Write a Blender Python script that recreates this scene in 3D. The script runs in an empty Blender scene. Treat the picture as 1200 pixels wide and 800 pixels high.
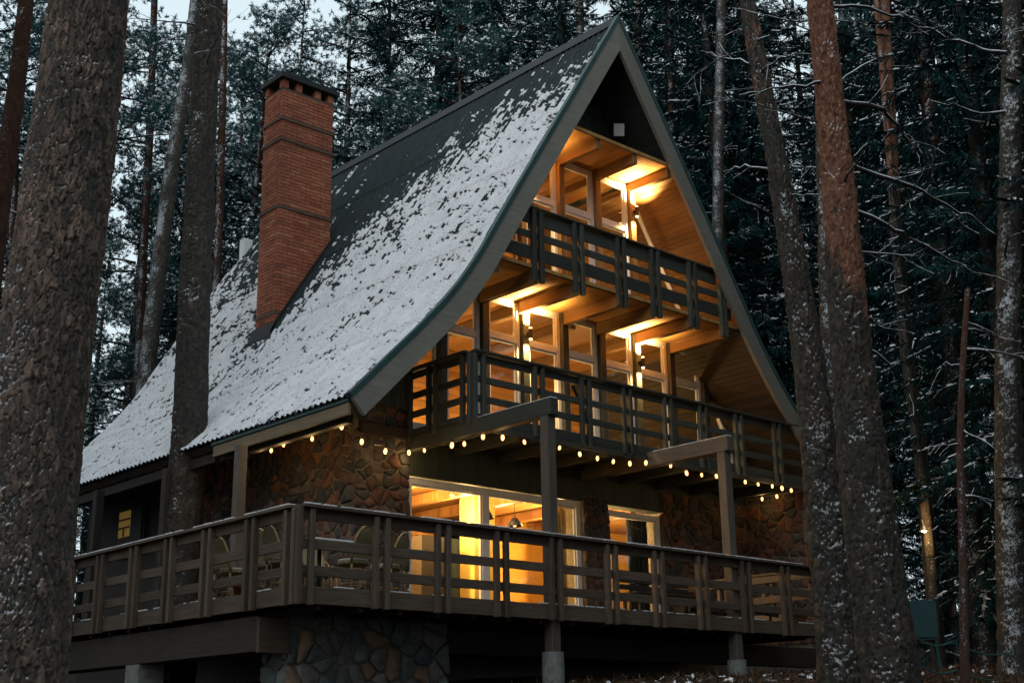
import bpy, math, random
import numpy as np
from mathutils import Vector, Matrix, Quaternion

random.seed(11)
rng = np.random.default_rng(11)
R = math.radians
scene = bpy.context.scene
COL = scene.collection

# ------------------------------------------------------------------ camera
CAM = np.array([-8.500, -13.005, -1.524])
F_PX, PITCH, ROLL, YAW = 1535.53, R(16.805), R(-0.886), R(42.521)
_fw = np.array([math.sin(YAW) * math.cos(PITCH), math.cos(YAW) * math.cos(PITCH), math.sin(PITCH)])
_r = np.array([math.cos(YAW), -math.sin(YAW), 0.0])
_u = np.cross(_r, _fw)
_r, _u = math.cos(ROLL) * _r + math.sin(ROLL) * _u, -math.sin(ROLL) * _r + math.cos(ROLL) * _u
cam_data = bpy.data.cameras.new('camera')
cam_data.sensor_width = 36.0
cam_data.lens = F_PX * 36.0 / 1200.0
cam_data.clip_end = 600.0
cam = bpy.data.objects.new('camera', cam_data)
COL.objects.link(cam)
cam.matrix_world = Matrix(((_r[0], _u[0], -_fw[0], CAM[0]), (_r[1], _u[1], -_fw[1], CAM[1]),
                           (_r[2], _u[2], -_fw[2], CAM[2]), (0, 0, 0, 1)))
scene.camera = cam

# ------------------------------------------------------------------ sky, sun, exposure
SUN_EL, SUN_AZ = R(24), R(250)          # soft dusk light from the left, behind cloud
world = bpy.data.worlds.new('World')
scene.world = world
world.use_nodes = True
nt = world.node_tree
bg = nt.nodes['Background']
sky = nt.nodes.new('ShaderNodeTexSky')
sky.sky_type = 'NISHITA'
sky.sun_disc = False
sky.sun_elevation = SUN_EL
sky.sun_rotation = SUN_AZ
sky.dust_density = 3.0
hs = nt.nodes.new('ShaderNodeHueSaturation')
hs.inputs['Saturation'].default_value = 0.35
mx = nt.nodes.new('ShaderNodeMix'); mx.data_type = 'RGBA'
mx.inputs[0].default_value = 0.72
mx.inputs[7].default_value = (7.6, 9.2, 9.9, 1)     # even cloud deck
nt.links.new(sky.outputs[0], hs.inputs['Color'])
nt.links.new(hs.outputs[0], mx.inputs[6])
nt.links.new(mx.outputs[2], bg.inputs['Color'])
bg.inputs['Strength'].default_value = 0.10
sun_d = bpy.data.lights.new('sun', 'SUN')
sun_d.energy = 0.2
sun_d.angle = R(40)
sun_d.color = (1.0, 0.97, 0.95)
sun = bpy.data.objects.new('sun', sun_d)
COL.objects.link(sun)
_sd = Vector((math.sin(SUN_AZ) * math.cos(SUN_EL), math.cos(SUN_AZ) * math.cos(SUN_EL), math.sin(SUN_EL)))
sun.rotation_euler = (-_sd).to_track_quat('-Z', 'Y').to_euler()
scene.view_settings.view_transform = 'Standard'
scene.view_settings.look = 'None'
scene.view_settings.exposure = 0.28
scene.view_settings.gamma = 1.0
scene.view_settings.use_curve_mapping = False
scene.cycles.use_denoising = True
scene.cycles.max_bounces = 6
scene.cycles.diffuse_bounces = 3
scene.cycles.transparent_max_bounces = 16
scene.cycles.caustics_reflective = False
scene.cycles.caustics_refractive = False
scene.cycles.sample_clamp_indirect = 6.0


# ------------------------------------------------------------------ pixel helpers (direction of a photo pixel, met with a real plane)
def ray(px):
    return _fw * F_PX + _r * (px[0] - 600) - _u * (px[1] - 400)


def on(px, ax, v):
    d = ray(px)
    return CAM + d * ((v - CAM[ax]) / d[ax])


def at(px, D):
    d = ray(px)
    return CAM + d / math.hypot(d[0], d[1]) * D


# ------------------------------------------------------------------ numpy noise
def _h(ix, iy, s=0):
    n = (ix.astype(np.int64) * 374761393 + iy.astype(np.int64) * 668265263 + s * 1442695041) & 0xffffffff
    n = ((n ^ (n >> 13)) * 1274126177) & 0xffffffff
    return ((n ^ (n >> 16)) & 0xffff) / 65535.0


def vnoise(x, y, s=0):
    ix, iy = np.floor(x), np.floor(y)
    fx, fy = x - ix, y - iy
    fx, fy = fx * fx * (3 - 2 * fx), fy * fy * (3 - 2 * fy)
    a, b, c, d = _h(ix, iy, s), _h(ix + 1, iy, s), _h(ix, iy + 1, s), _h(ix + 1, iy + 1, s)
    return (a * (1 - fx) + b * fx) * (1 - fy) + (c * (1 - fx) + d * fx) * fy


def fbm(x, y, o=4, s=0):
    t = 0; a = .5; n = 0
    for i in range(o):
        t = t + a * vnoise(x * 2 ** i, y * 2 ** i, s + i * 17); n += a; a *= .5
    return t / n


def worley(u, v, period, s=0):
    iu, iv = np.floor(u), np.floor(v)
    f1 = np.full(u.shape, 9.0); f2 = f1.copy(); cid = np.zeros(u.shape)
    for du in (-1, 0, 1):
        for dv in (-1, 0, 1):
            cu, cv = iu + du, iv + dv
            m = np.mod(cu, period)
            px = cu + .15 + .7 * _h(m, cv, s); py = cv + .1 + .8 * _h(m, cv, s + 7)
            d = np.hypot(u - px, v - py)
            new = d < f1
            f2 = np.where(new, f1, np.minimum(f2, d))
            cid = np.where(new, _h(m, cv, s + 13), cid)
            f1 = np.where(new, d, f1)
    return f1, f2, cid


def sstep(a, b, x):
    t = np.clip((x - a) / (b - a), 0, 1)
    return t * t * (3 - 2 * t)


# ------------------------------------------------------------------ materials
class NB:
    def __init__(self, name):
        self.m = bpy.data.materials.new(name)
        self.m.use_nodes = True
        self.t = self.m.node_tree
        self.b = self.t.nodes['Principled BSDF']
        self.b.inputs['Roughness'].default_value = .75
        self.b.inputs['Specular IOR Level'].default_value = .3

    def n(self, typ, **kw):
        nd = self.t.nodes.new(typ)
        for k, v in kw.items():
            setattr(nd, k, v)
        return nd

    def link(self, a, b):
        self.t.links.new(a, b)

    def val(self, x):
        return x

    def math(self, op, a, b=None, clamp=False):
        nd = self.n('ShaderNodeMath', operation=op, use_clamp=clamp)
        for i, x in enumerate((a, b)):
            if x is None: continue
            if isinstance(x, (int, float)): nd.inputs[i].default_value = x
            else: self.link(x, nd.inputs[i])
        return nd.outputs[0]

    def coord(self, kind='Object', scale=(1, 1, 1), rand=False):
        tc = self.n('ShaderNodeTexCoord')
        mp = self.n('ShaderNodeMapping')
        mp.inputs['Scale'].default_value = scale
        self.link(tc.outputs[kind], mp.inputs['Vector'])
        if rand:
            oi = self.n('ShaderNodeObjectInfo')
            vm = self.n('ShaderNodeCombineXYZ')
            k = self.math('MULTIPLY', oi.outputs['Random'], 91.7)
            for i in range(3): self.link(k, vm.inputs[i])
            self.link(vm.outputs[0], mp.inputs['Location'])
        return mp.outputs[0]

    def noise(self, vec, scale=5, detail=4, rough=.55):
        nd = self.n('ShaderNodeTexNoise')
        nd.inputs['Scale'].default_value = scale
        nd.inputs['Detail'].default_value = detail
        nd.inputs['Roughness'].default_value = rough
        if vec is not None: self.link(vec, nd.inputs['Vector'])
        return nd.outputs[0]

    def ramp(self, fac, stops, interp='LINEAR'):
        nd = self.n('ShaderNodeValToRGB')
        nd.color_ramp.interpolation = interp
        el = nd.color_ramp.elements
        while len(el) < len(stops): el.new(.5)
        for e, (p, c) in zip(el, stops):
            e.position = p
            e.color = (c[0], c[1], c[2], 1) if not isinstance(c, (int, float)) else (c, c, c, 1)
        self.link(fac, nd.inputs[0])
        return nd.outputs[0]

    def mix(self, fac, a, b, blend='MIX'):
        nd = self.n('ShaderNodeMix', data_type='RGBA', blend_type=blend)
        for i, x in ((0, fac), (6, a), (7, b)):
            if isinstance(x, (int, float)): nd.inputs[i].default_value = x
            elif isinstance(x, tuple): nd.inputs[i].default_value = (*x, 1)
            else: self.link(x, nd.inputs[i])
        return nd.outputs[2]

    def color(self, c):
        if isinstance(c, tuple): self.b.inputs['Base Color'].default_value = (*c, 1)
        else: self.link(c, self.b.inputs['Base Color'])

    def bump(self, h, strength=.4, dist=.02):
        nd = self.n('ShaderNodeBump')
        nd.inputs['Strength'].default_value = strength
        nd.inputs['Distance'].default_value = dist
        self.link(h, nd.inputs['Height'])
        self.link(nd.outputs[0], self.b.inputs['Normal'])


def wood(name, dark, light, rough=.7, grain=1.0, boards=None, bump=.35):
    """grain runs along the piece's own X axis"""
    m = NB(name)
    v = m.coord('Object', (1.6, 22 * grain, 22 * grain), rand=True)
    g = m.noise(v, 1.6, 6, .62)
    blot = m.noise(m.coord('Object', (1, 1, 1), rand=True), 2.3, 3)
    oi = m.n('ShaderNodeObjectInfo')
    c = m.ramp(g, [(.3, dark), (.72, light)])
    c = m.mix(m.math('MULTIPLY', blot, .55), c, tuple(x * .62 for x in dark))
    k = m.math('ADD', m.math('MULTIPLY', oi.outputs['Random'], .5), .75)
    cmb = m.n('ShaderNodeCombineColor')
    for i in range(3): m.link(k, cmb.inputs[i])
    c = m.mix(1.0, c, cmb.outputs[0], 'MULTIPLY')
    m.color(c)
    m.b.inputs['Roughness'].default_value = rough
    m.bump(g, bump, .006)
    return m.m


def board_wall(name, c0, c1, axis, width, grain_axis, rough=.65):
    """tongue and groove boards: axis = which object coordinate the boards repeat along"""
    m = NB(name)
    tc = m.n('ShaderNodeTexCoord')
    sp = m.n('ShaderNodeSeparateXYZ')
    m.link(tc.outputs['Object'], sp.inputs[0])
    a = m.math('DIVIDE', sp.outputs[axis], width)
    fr = m.math('FRACT', a)
    idx = m.math('FLOOR', a)
    wn = m.n('ShaderNodeTexWhiteNoise', noise_dimensions='1D')
    m.link(idx, wn.inputs['W'])
    sc = [26, 26, 26]; sc[grain_axis] = 1.4
    g = m.noise(m.coord('Object', tuple(sc)), 1.4, 5, .6)
    f = m.math('ADD', m.math('MULTIPLY', wn.outputs[0], .55), m.math('MULTIPLY', g, .5))
    m.color(m.ramp(f, [(.2, c0), (.85, c1)]))
    edge = m.math('MINIMUM', fr, m.math('SUBTRACT', 1.0, fr))
    gv = m.math('SMOOTH_MIN', m.math('MULTIPLY', edge, 12.0), 1.0)
    m.bump(m.math('ADD', gv, m.math('MULTIPLY', g, .15)), .9, .012)
    m.b.inputs['Roughness'].default_value = rough
    return m.m


def plain(name, c, rough=.7, var=.25, scale=6, bump=.15, metallic=0, spec=.3):
    m = NB(name)
    n = m.noise(m.coord('Object', rand=True), scale, 5)
    m.color(m.ramp(n, [(.3, tuple(x * (1 - var) for x in c)), (.7, tuple(min(1, x * (1 + var)) for x in c))]))
    m.b.inputs['Roughness'].default_value = rough
    m.b.inputs['Metallic'].default_value = metallic
    m.b.inputs['Specular IOR Level'].default_value = spec
    m.bump(n, bump, .01)
    return m.m


def emit(name, c, s):
    m = NB(name)
    m.b.inputs['Base Color'].default_value = (*c, 1)
    m.b.inputs['Emission Color'].default_value = (*c, 1)
    m.b.inputs['Emission Strength'].default_value = s
    return m.m


M = {}
M['green'] = wood('green_painted_wood', (.044, .048, .040), (.070, .074, .061), .6, .7, bump=.2)
M['deckwood'] = wood('weathered_deck_wood', (.082, .058, .043), (.175, .126, .092), .8)
M['greypost'] = wood('grey_timber', (.085, .070, .058), (.16, .13, .105), .8)
M['darkwood'] = wood('dark_timber', (.030, .022, .018), (.060, .045, .036), .8)
M['verge'] = wood('grey_fascia_paint', (.18, .17, .145), (.25, .235, .20), .65, .6, bump=.15)
M['eavewood'] = wood('eave_timber', (.16, .12, .075), (.27, .20, .12), .75)
M['trim'] = plain('green_metal_trim', (.020, .062, .062), .5, .2, 4, .05, .0, .5)
M['pine'] = board_wall('pine_soffit_boards', (.34, .170, .045), (.50, .270, .082), 0, .11, 1)
M['pine_slope'] = board_wall('pine_slope_boards', (.135, .068, .022), (.21, .112, .038), 2, .085, 1)
M['gslope'] = board_wall('green_slope_boards', (.022, .030, .029), (.034, .044, .042), 2, .085, 1)
M['shaded_pine_slope'] = board_wall('shaded_pine_slope_boards', (.036, .026, .017), (.060, .042, .027), 2, .085, 1)  # the slope's pine again, with the shade of its unlit lower part painted in
M['inwood'] = board_wall('interior_pine_boards', (.30, .13, .034), (.47, .22, .065), 2, .12, 0, .5)
M['inceil'] = board_wall('interior_ceiling_boards', (.26, .115, .032), (.42, .20, .062), 0, .12, 1, .5)
M['joist'] = wood('pine_joist', (.20, .115, .048), (.30, .185, .082), .7)
M['gboards'] = board_wall('green_wall_boards', (.036, .050, .045), (.056, .070, .062), 0, .10, 2)
M['white'] = plain('white_frame_paint', (.88, .87, .84), .5, .05, 8, .06)
M['yellow'] = plain('yellow_plaster', (.80, .56, .15), .8, .06, 3, .05)
M['ochre'] = plain('ochre_plaster', (.64, .33, .055), .8, .08, 3, .05)
M['mortar'] = plain('mortar', (.165, .145, .12), .9, .35, 18, .6)
M['mortar_brick'] = plain('brick_mortar', (.12, .075, .055), .9, .3, 18, .4)
M['concrete'] = plain('concrete', (.20, .21, .20), .9, .3, 9, .4)
M['cap'] = plain('dark_cap_metal', (.018, .018, .020), .6, .3, 6, .1)
M['black'] = plain('black_metal', (.02, .02, .022), .5, .2, 8, .05)
M['curtain'] = plain('dark_curtain', (.035, .038, .036), .9, .2, 4, .1)
M['leafblind'] = plain('dark_houseplant', (.012, .02, .014), .7, .5, 9, .2)
M['rattan'] = plain('rattan_pole', (.34, .22, .10), .55, .3, 14, .1)
M['cushion'] = plain('pale_seat', (.50, .47, .42), .9, .1, 12, .2)
M['snow'] = plain('snow', (.80, .82, .86), .7, .04, 14, .3)
M['snow'].node_tree.nodes['Principled BSDF'].inputs['Specular IOR Level'].default_value = .15
M['bulb'] = emit('warm_bulb_glass', (1.0, .50, .18), 2.6)
M['lampglow'] = emit('lamp_glow', (1.0, .60, .22), 14.0)
M['copper'] = plain('terracotta', (.32, .10, .04), .8, .2, 8, .1)
M['signwood'] = wood('orange_sign_wood', (.26, .10, .03), (.42, .18, .06), .6)
M['tealplastic'] = plain('teal_plastic', (.016, .065, .075), .5, .1, 5, .02)
M['rope'] = plain('green_rope', (.03, .12, .10), .8, .2, 30, .2)


def make_glass():
    m = NB('window_glass')
    t = m.t
    out = t.nodes['Material Output']
    tr = m.n('ShaderNodeBsdfTransparent'); tr.inputs[0].default_value = (.93, .95, .94, 1)
    gl = m.n('ShaderNodeBsdfGlossy'); gl.inputs['Roughness'].default_value = .02
    fr = m.n('ShaderNodeFresnel'); fr.inputs[0].default_value = 1.5
    geo = m.n('ShaderNodeNewGeometry')
    f = m.math('MULTIPLY', m.math('MULTIPLY', fr.outputs[0], 1.6, True), m.math('SUBTRACT', 1.0, geo.outputs['Backfacing']))
    mixs = m.n('ShaderNodeMixShader')
    m.link(f, mixs.inputs[0]); m.link(tr.outputs[0], mixs.inputs[1]); m.link(gl.outputs[0], mixs.inputs[2])
    m.link(mixs.outputs[0], out.inputs['Surface'])
    return m.m


M['glass'] = make_glass()


def make_stone(name, cols, moss=.0):
    m = NB(name)
    oi = m.n('ShaderNodeObjectInfo')
    n = len(cols)
    base = m.ramp(oi.outputs['Random'], [(i / n, c) for i, c in enumerate(cols)], 'CONSTANT')
    v = m.coord('Object', rand=True)
    n1 = m.noise(v, 7, 6, .65)
    n2 = m.noise(v, 30, 4, .6)
    c = m.mix(1.0, base, m.ramp(n1, [(.25, .45), (.75, 1.35)]), 'MULTIPLY')
    c = m.mix(m.math('MULTIPLY', n2, .25), c, (.16, .14, .12))
    m.color(c)
    m.b.inputs['Roughness'].default_value = .85
    m.bump(m.math('ADD', n1, m.math('MULTIPLY', n2, .5)), .7, .03)
    return m.m


M['stone'] = make_stone('field_stone', [(.135, .058, .036), (.070, .066, .064), (.175, .080, .045), (.050, .052, .054), (.105, .080, .066),
                                        (.21, .088, .048), (.065, .052, .046), (.15, .115, .092), (.10, .048, .036), (.036, .040, .043), (.12, .065, .045)])
M['stone_cold'] = make_stone('foundation_stone', [(.16, .18, .18), (.11, .14, .145), (.21, .20, .18), (.13, .155, .155),
                                                  (.09, .12, .125), (.28, .18, .115), (.18, .175, .165)])


def make_brick():
    m = NB('red_brick')
    oi = m.n('ShaderNodeObjectInfo')
    geo = m.n('ShaderNodeNewGeometry')
    rnd = m.math('FRACT', m.math('ADD', oi.outputs['Random'], geo.outputs['Random Per Island']))
    base = m.ramp(rnd, [(0, (.36, .11, .060)), (.3, (.46, .145, .078)), (.6, (.32, .095, .054)), (.8, (.50, .185, .10)), (1, (.24, .072, .046))])
    tc = m.n('ShaderNodeTexCoord')
    n1 = m.noise(geo.outputs['Position'], 14, 5, .65)
    soot = m.noise(geo.outputs['Position'], .9, 4, .6)
    c = m.mix(1.0, base, m.ramp(n1, [(.25, .7), (.75, 1.2)]), 'MULTIPLY')
    c = m.mix(m.ramp(soot, [(.5, 0), (.75, .55)]), c, (.07, .035, .025))
    m.color(c)
    m.b.inputs['Roughness'].default_value = .85
    m.bump(n1, .4, .01)
    return m.m


M['brick'] = make_brick()


def make_roofsheet():
    m = NB('dark_corrugated_sheet')
    v = m.coord('Object', rand=True)
    n = m.noise(v, 3, 6, .65)
    n2 = m.noise(m.coord('Object', (1, 9, 1), rand=True), 6, 4)
    c = m.ramp(n, [(.3, (.008, .015, .017)), (.7, (.024, .036, .038))])
    n2 = m.noise(m.coord('Object', (.7, 11, .7), rand=True), 3.2, 5, .7)
    c = m.mix(m.ramp(n2, [(.50, 0), (.72, .7)]), c, (.052, .058, .056))
    m.color(c)
    m.b.inputs['Roughness'].default_value = .8
    m.bump(n, .3, .01)
    return m.m


M['sheet'] = make_roofsheet()


def make_roofsnow():
    m = NB('thin_roof_snow')
    v = m.coord('Object')
    n = m.noise(v, 3, 5)
    fine = m.noise(m.coord('Object', (1, .55, 1)), 42, 3, .7)
    patch = m.noise(v, 4.5, 3)
    f = m.math('ADD', fine, m.math('MULTIPLY', patch, .22))
    litter = m.ramp(f, [(.73, 0), (.77, 1)])
    c = m.mix(litter, m.ramp(n, [(.3, (.64, .63, .655)), (.7, (.80, .785, .805))]), (.07, .055, .045))
    m.color(c)
    m.b.inputs['Roughness'].default_value = .75
    m.b.inputs['Specular IOR Level'].default_value = .15
    m.bump(m.noise(v, 60, 3), .12, .006)
    return m.m


M['roofsnow'] = make_roofsnow()


def make_bark(name, zr0=99, zr1=100, snow=.5, plate=(.115, .085, .066), dark=(.032, .032, .030), snowdir=(-.50, -.30, .80), fine=1.0, redk=1.0):
    m = NB(name)
    v = m.coord('Object', (1, 1, .45))
    at_ = m.n('ShaderNodeAttribute'); at_.attribute_name = 'plate'
    n1 = m.noise(v, 16 * fine, 6, .65)
    n2 = m.noise(m.coord('Object'), 3, 4)
    c = m.mix(at_.outputs['Fac'], dark, plate)
    c = m.mix(m.ramp(n2, [(.45, 0), (.75, .6)]), c, (.050, .058, .050))          # lichen
    tc = m.n('ShaderNodeTexCoord')
    sp = m.n('ShaderNodeSeparateXYZ'); m.link(tc.outputs['Object'], sp.inputs[0])
    if zr0 < 90:
        n3 = m.noise(m.coord('Object', (1, 1, .35)), 3.2, 5, .7)
        h = m.math('DIVIDE', m.math('SUBTRACT', sp.outputs[2], zr0), zr1 - zr0)
        red = m.math('ADD', h, m.math('MULTIPLY', m.math('SUBTRACT', n3, .5), 2.6))
        red = m.ramp(red, [(.42, 0), (.58, 1)])
        rc = m.ramp(n1, [(.3, tuple(x * redk for x in (.15, .068, .044))), (.7, tuple(x * redk for x in (.255, .122, .078)))])
        c = m.mix(red, c, rc)
    c = m.mix(1.0, c, m.ramp(n1, [(.25, .6), (.75, 1.35)]), 'MULTIPLY')
    geo = m.n('ShaderNodeNewGeometry')
    dp = m.n('ShaderNodeVectorMath', operation='DOT_PRODUCT')
    m.link(geo.outputs['Normal'], dp.inputs[0]); dp.inputs[1].default_value = snowdir
    sn = m.noise(m.coord('Object', (1, 1, .9)), 34 * fine, 4, .75)
    sl = m.noise(m.coord('Object'), 2.2, 3)
    f = m.math('ADD', m.math('ADD', m.math('MULTIPLY', sn, .75), m.math('MULTIPLY', dp.outputs['Value'], .42)), m.math('MULTIPLY', sl, .45))
    t = 1.12 - .45 * snow
    sm = m.math('MULTIPLY', m.ramp(f, [(t, 0), (t + .10, 1)]), .85)
    c = m.mix(sm, c, (.62, .66, .70))
    m.color(c)
    m.b.inputs['Roughness'].default_value = .9
    m.b.inputs['Specular IOR Level'].default_value = .15
    m.bump(n1, .6, .012)
    return m.m


M['bark_near'] = make_bark('plated_pine_bark', snow=.36, plate=(.31, .205, .158), dark=(.060, .060, .057), fine=1.6)
M['bark_roof'] = make_bark('grey_pine_bark', snow=.30)
M['bark_red'] = make_bark('red_topped_pine_bark', 4.2, 6.6, snow=.32)
M['bark_r2'] = make_bark('speckled_pine_bark', 7.5, 13, snow=.43)
M['bark_snowy'] = make_bark('snow_plastered_bark', snow=.60)
M['bark_far'] = make_bark('far_pine_bark', 7, 13, snow=.6, fine=.7, redk=.26)
M['bark_dark'] = make_bark('dark_spruce_bark', snow=.45, plate=(.05, .042, .036), dark=(.03, .027, .025), fine=.7)
M['twigbark'] = make_bark('dead_twig_bark', snow=.35, plate=(.05, .042, .038), dark=(.03, .027, .025))


def make_needles(name, a, b):
    m = NB(name)
    geo = m.n('ShaderNodeNewGeometry')
    oi = m.n('ShaderNodeObjectInfo')
    n = m.noise(geo.outputs['Position'], .6, 3)
    f = m.math('ADD', m.math('MULTIPLY', geo.outputs['Random Per Island'], .6), m.math('MULTIPLY', n, .5))
    m.color(m.ramp(f, [(.2, a), (.8, b)]))
    m.b.inputs['Roughness'].default_value = .85
    m.b.inputs['Specular IOR Level'].default_value = .06
    return m.m


M['spruce'] = make_needles('spruce_needles', (.008, .034, .037), (.020, .068, .070))
M['pineneedle'] = make_needles('pine_needles', (.030, .080, .084), (.060, .135, .135))


def make_ground():
    m = NB('forest_floor')
    v = m.coord('Object')
    n1 = m.noise(v, 1.2, 6, .7)
    n2 = m.noise(v, 14, 6, .7)
    c = m.ramp(n2, [(.3, (.022, .014, .010)), (.7, (.085, .052, .034))])
    c = m.mix(m.ramp(n1, [(.45, 0), (.7, .6)]), c, (.03, .034, .022))
    n3 = m.noise(v, 3.5, 6, .75)
    c = m.mix(m.ramp(n3, [(.66, 0), (.69, 1)]), c, (.70, .73, .78))
    m.color(c)
    m.b.inputs['Roughness'].default_value = .95
    m.bump(n2, .8, .05)
    return m.m


M['ground'] = make_ground()
M['litter'] = make_needles('fallen_litter', (.05, .03, .018), (.14, .085, .05))

# ------------------------------------------------------------------ mesh helpers
W = {}


def link(name, data, mw=None, parent=None):
    o = bpy.data.objects.new(name, data)
    COL.objects.link(o)
    mw = Matrix(mw) if mw is not None else Matrix.Identity(4)
    o.matrix_basis = mw
    if parent is not None:
        o.parent = parent
        o.matrix_parent_inverse = W[parent.name].inverted()
    W[o.name] = mw
    return o


def mesh(name, verts, faces, mats, smooth=False, midx=None):
    me = bpy.data.meshes.new(name)
    me.from_pydata([tuple(map(float, v)) for v in verts], [], [tuple(int(i) for i in f) for f in faces])
    for m in (mats if isinstance(mats, (list, tuple)) else [mats]):
        me.materials.append(m)
    if midx is not None: me.polygons.foreach_set('material_index', np.asarray(midx, np.int32))
    if smooth: me.polygons.foreach_set('use_smooth', np.ones(len(me.polygons), bool))
    me.update()
    return me


def qmesh(name, V, Q, mats, midx=None, smooth=False, attr=None):
    """V (n,3), Q (m,4) numpy quads"""
    me = bpy.data.meshes.new(name)
    V = np.asarray(V, np.float32); Q = np.asarray(Q, np.int32)
    me.vertices.add(len(V)); me.vertices.foreach_set('co', V.ravel())
    me.loops.add(Q.size); me.loops.foreach_set('vertex_index', Q.ravel())
    me.polygons.add(len(Q))
    me.polygons.foreach_set('loop_start', np.arange(0, Q.size, 4, dtype=np.int32))
    me.polygons.foreach_set('loop_total', np.full(len(Q), 4, np.int32))
    for m in (mats if isinstance(mats, (list, tuple)) else [mats]): me.materials.append(m)
    if midx is not None: me.polygons.foreach_set('material_index', np.asarray(midx, np.int32))
    if smooth: me.polygons.foreach_set('use_smooth', np.ones(len(Q), bool))
    if attr is not None:
        for k, a in attr.items():
            at_ = me.attributes.new(k, 'FLOAT', 'POINT'); at_.data.foreach_set('value', np.asarray(a, np.float32).ravel())
    me.update(calc_edges=True)
    return me


class MB:
    def __init__(self): self.v = []; self.f = []; self.mi = []

    def box(self, x0, x1, y0, y1, z0, z1, mi=0):
        b = len(self.v)
        self.v += [(x0, y0, z0), (x1, y0, z0), (x1, y1, z0), (x0, y1, z0), (x0, y0, z1), (x1, y0, z1), (x1, y1, z1), (x0, y1, z1)]
        for f in ((3, 2, 1, 0), (4, 5, 6, 7), (0, 1, 5, 4), (1, 2, 6, 5), (2, 3, 7, 6), (3, 0, 4, 7)):
            self.f.append(tuple(b + i for i in f)); self.mi.append(mi)
        return self

    def prism(self, poly, y0, y1, mi=0):
        """polygon in XZ extruded along Y"""
        b = len(self.v); n = len(poly)
        self.v += [(x, y0, z) for x, z in poly] + [(x, y1, z) for x, z in poly]
        self.f.append(tuple(b + i for i in range(n))); self.mi.append(mi)
        self.f.append(tuple(b + n + i for i in reversed(range(n)))); self.mi.append(mi)
        for i in range(n):
            j = (i + 1) % n
            self.f.append((b + j, b + i, b + n + i, b + n + j)); self.mi.append(mi)
        return self

    def tube(self, pts, r, n=8, mi=0, cap=True):
        pts = [Vector(p) for p in pts]
        rs = r if isinstance(r, (list, tuple)) else [r] * len(pts)
        b = len(self.v)
        up = Vector((.31, .12, .94))
        for i, p in enumerate(pts):
            d = (pts[min(i + 1, len(pts) - 1)] - pts[max(i - 1, 0)]).normalized()
            a = d.cross(up)
            if a.length < .05: a = d.cross(Vector((1, 0, 0)))
            a.normalize(); c = d.cross(a)
            for k in range(n):
                t = 2 * math.pi * k / n
                self.v.append(tuple(p + (a * math.cos(t) + c * math.sin(t)) * rs[i]))
        for i in range(len(pts) - 1):
            for k in range(n):
                k2 = (k + 1) % n
                self.f.append((b + i * n + k, b + i * n + k2, b + (i + 1) * n + k2, b + (i + 1) * n + k)); self.mi.append(mi)
        if cap:
            self.f.append(tuple(b + k for k in reversed(range(n)))); self.mi.append(mi)
            self.f.append(tuple(b + (len(pts) - 1) * n + k for k in range(n))); self.mi.append(mi)
        return self

    def lathe(self, prof, c=(0, 0, 0), n=10, mi=0):
        b = len(self.v)
        for r, z in prof:
            for k in range(n):
                t = 2 * math.pi * k / n
                self.v.append((c[0] + r * math.cos(t), c[1] + r * math.sin(t), c[2] + z))
        for i in range(len(prof) - 1):
            for k in range(n):
                k2 = (k + 1) % n
                self.f.append((b + i * n + k, b + i * n + k2, b + (i + 1) * n + k2, b + (i + 1) * n + k)); self.mi.append(mi)
        self.f.append(tuple(b + k for k in reversed(range(n)))); self.mi.append(mi)
        self.f.append(tuple(b + (len(prof) - 1) * n + k for k in range(n))); self.mi.append(mi)
        return self

    def me(self, name, mats, smooth=False):
        return mesh(name, self.v, self.f, mats, smooth, self.mi)

    def obj(self, name, mats, parent=None, origin=None, smooth=False):
        if origin is None:
            a = np.array(self.v); origin = (a.min(0) + a.max(0)) / 2; origin[2] = a[:, 2].min()
        o = Vector(origin)
        self.v = [tuple(Vector(p) - o) for p in self.v]
        return link(name, self.me(name, mats, smooth), Matrix.Translation(o), parent)


_pc = {}


def chamfer_box(lx, ly, lz, ch, mat):
    key = (round(lx, 3), round(ly, 3), round(lz, 3), round(ch, 4), mat.name)
    if key in _pc: return _pc[key]
    v = []; f = []
    h = (lx / 2, ly / 2, lz / 2)
    idx = {}
    for sx in (-1, 1):
        for sy in (-1, 1):
            for sz in (-1, 1):
                for ax in range(3):
                    p = [sx * h[0], sy * h[1], sz * h[2]]
                    for k in range(3):
                        if k != ax: p[k] -= (sx, sy, sz)[k] * ch
                    idx[(sx, sy, sz, ax)] = len(v); v.append(tuple(p))
    def quad(ids):
        pts = [Vector(v[i]) for i in ids]
        c = sum(pts, Vector()) / len(pts)
        nrm = (pts[1] - pts[0]).cross(pts[2] - pts[1])
        f.append(tuple(ids) if nrm.dot(c) > 0 else tuple(reversed(ids)))
    for ax in range(3):
        o1, o2 = [k for k in range(3) if k != ax]
        for s in (-1, 1):
            ids = []
            for a, b in ((-1, -1), (1, -1), (1, 1), (-1, 1)):
                sg = [0, 0, 0]; sg[ax] = s; sg[o1] = a; sg[o2] = b
                ids.append(idx[(*sg, ax)])
            quad(ids)
        for a in (-1, 1):          # edges parallel to ax
            for b in (-1, 1):
                ids = []
                for t, which in ((-1, o1), (1, o1), (1, o2), (-1, o2)):
                    sg = [0, 0, 0]; sg[ax] = t; sg[o1] = a; sg[o2] = b
                    ids.append(idx[(*sg, which)])
                quad(ids)
    for sx in (-1, 1):
        for sy in (-1, 1):
            for sz in (-1, 1):
                quad([idx[(sx, sy, sz, 0)], idx[(sx, sy, sz, 1)], idx[(sx, sy, sz, 2)]])
    me = mesh('plank', v, f, mat)
    _pc[key] = me
    return me


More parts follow.
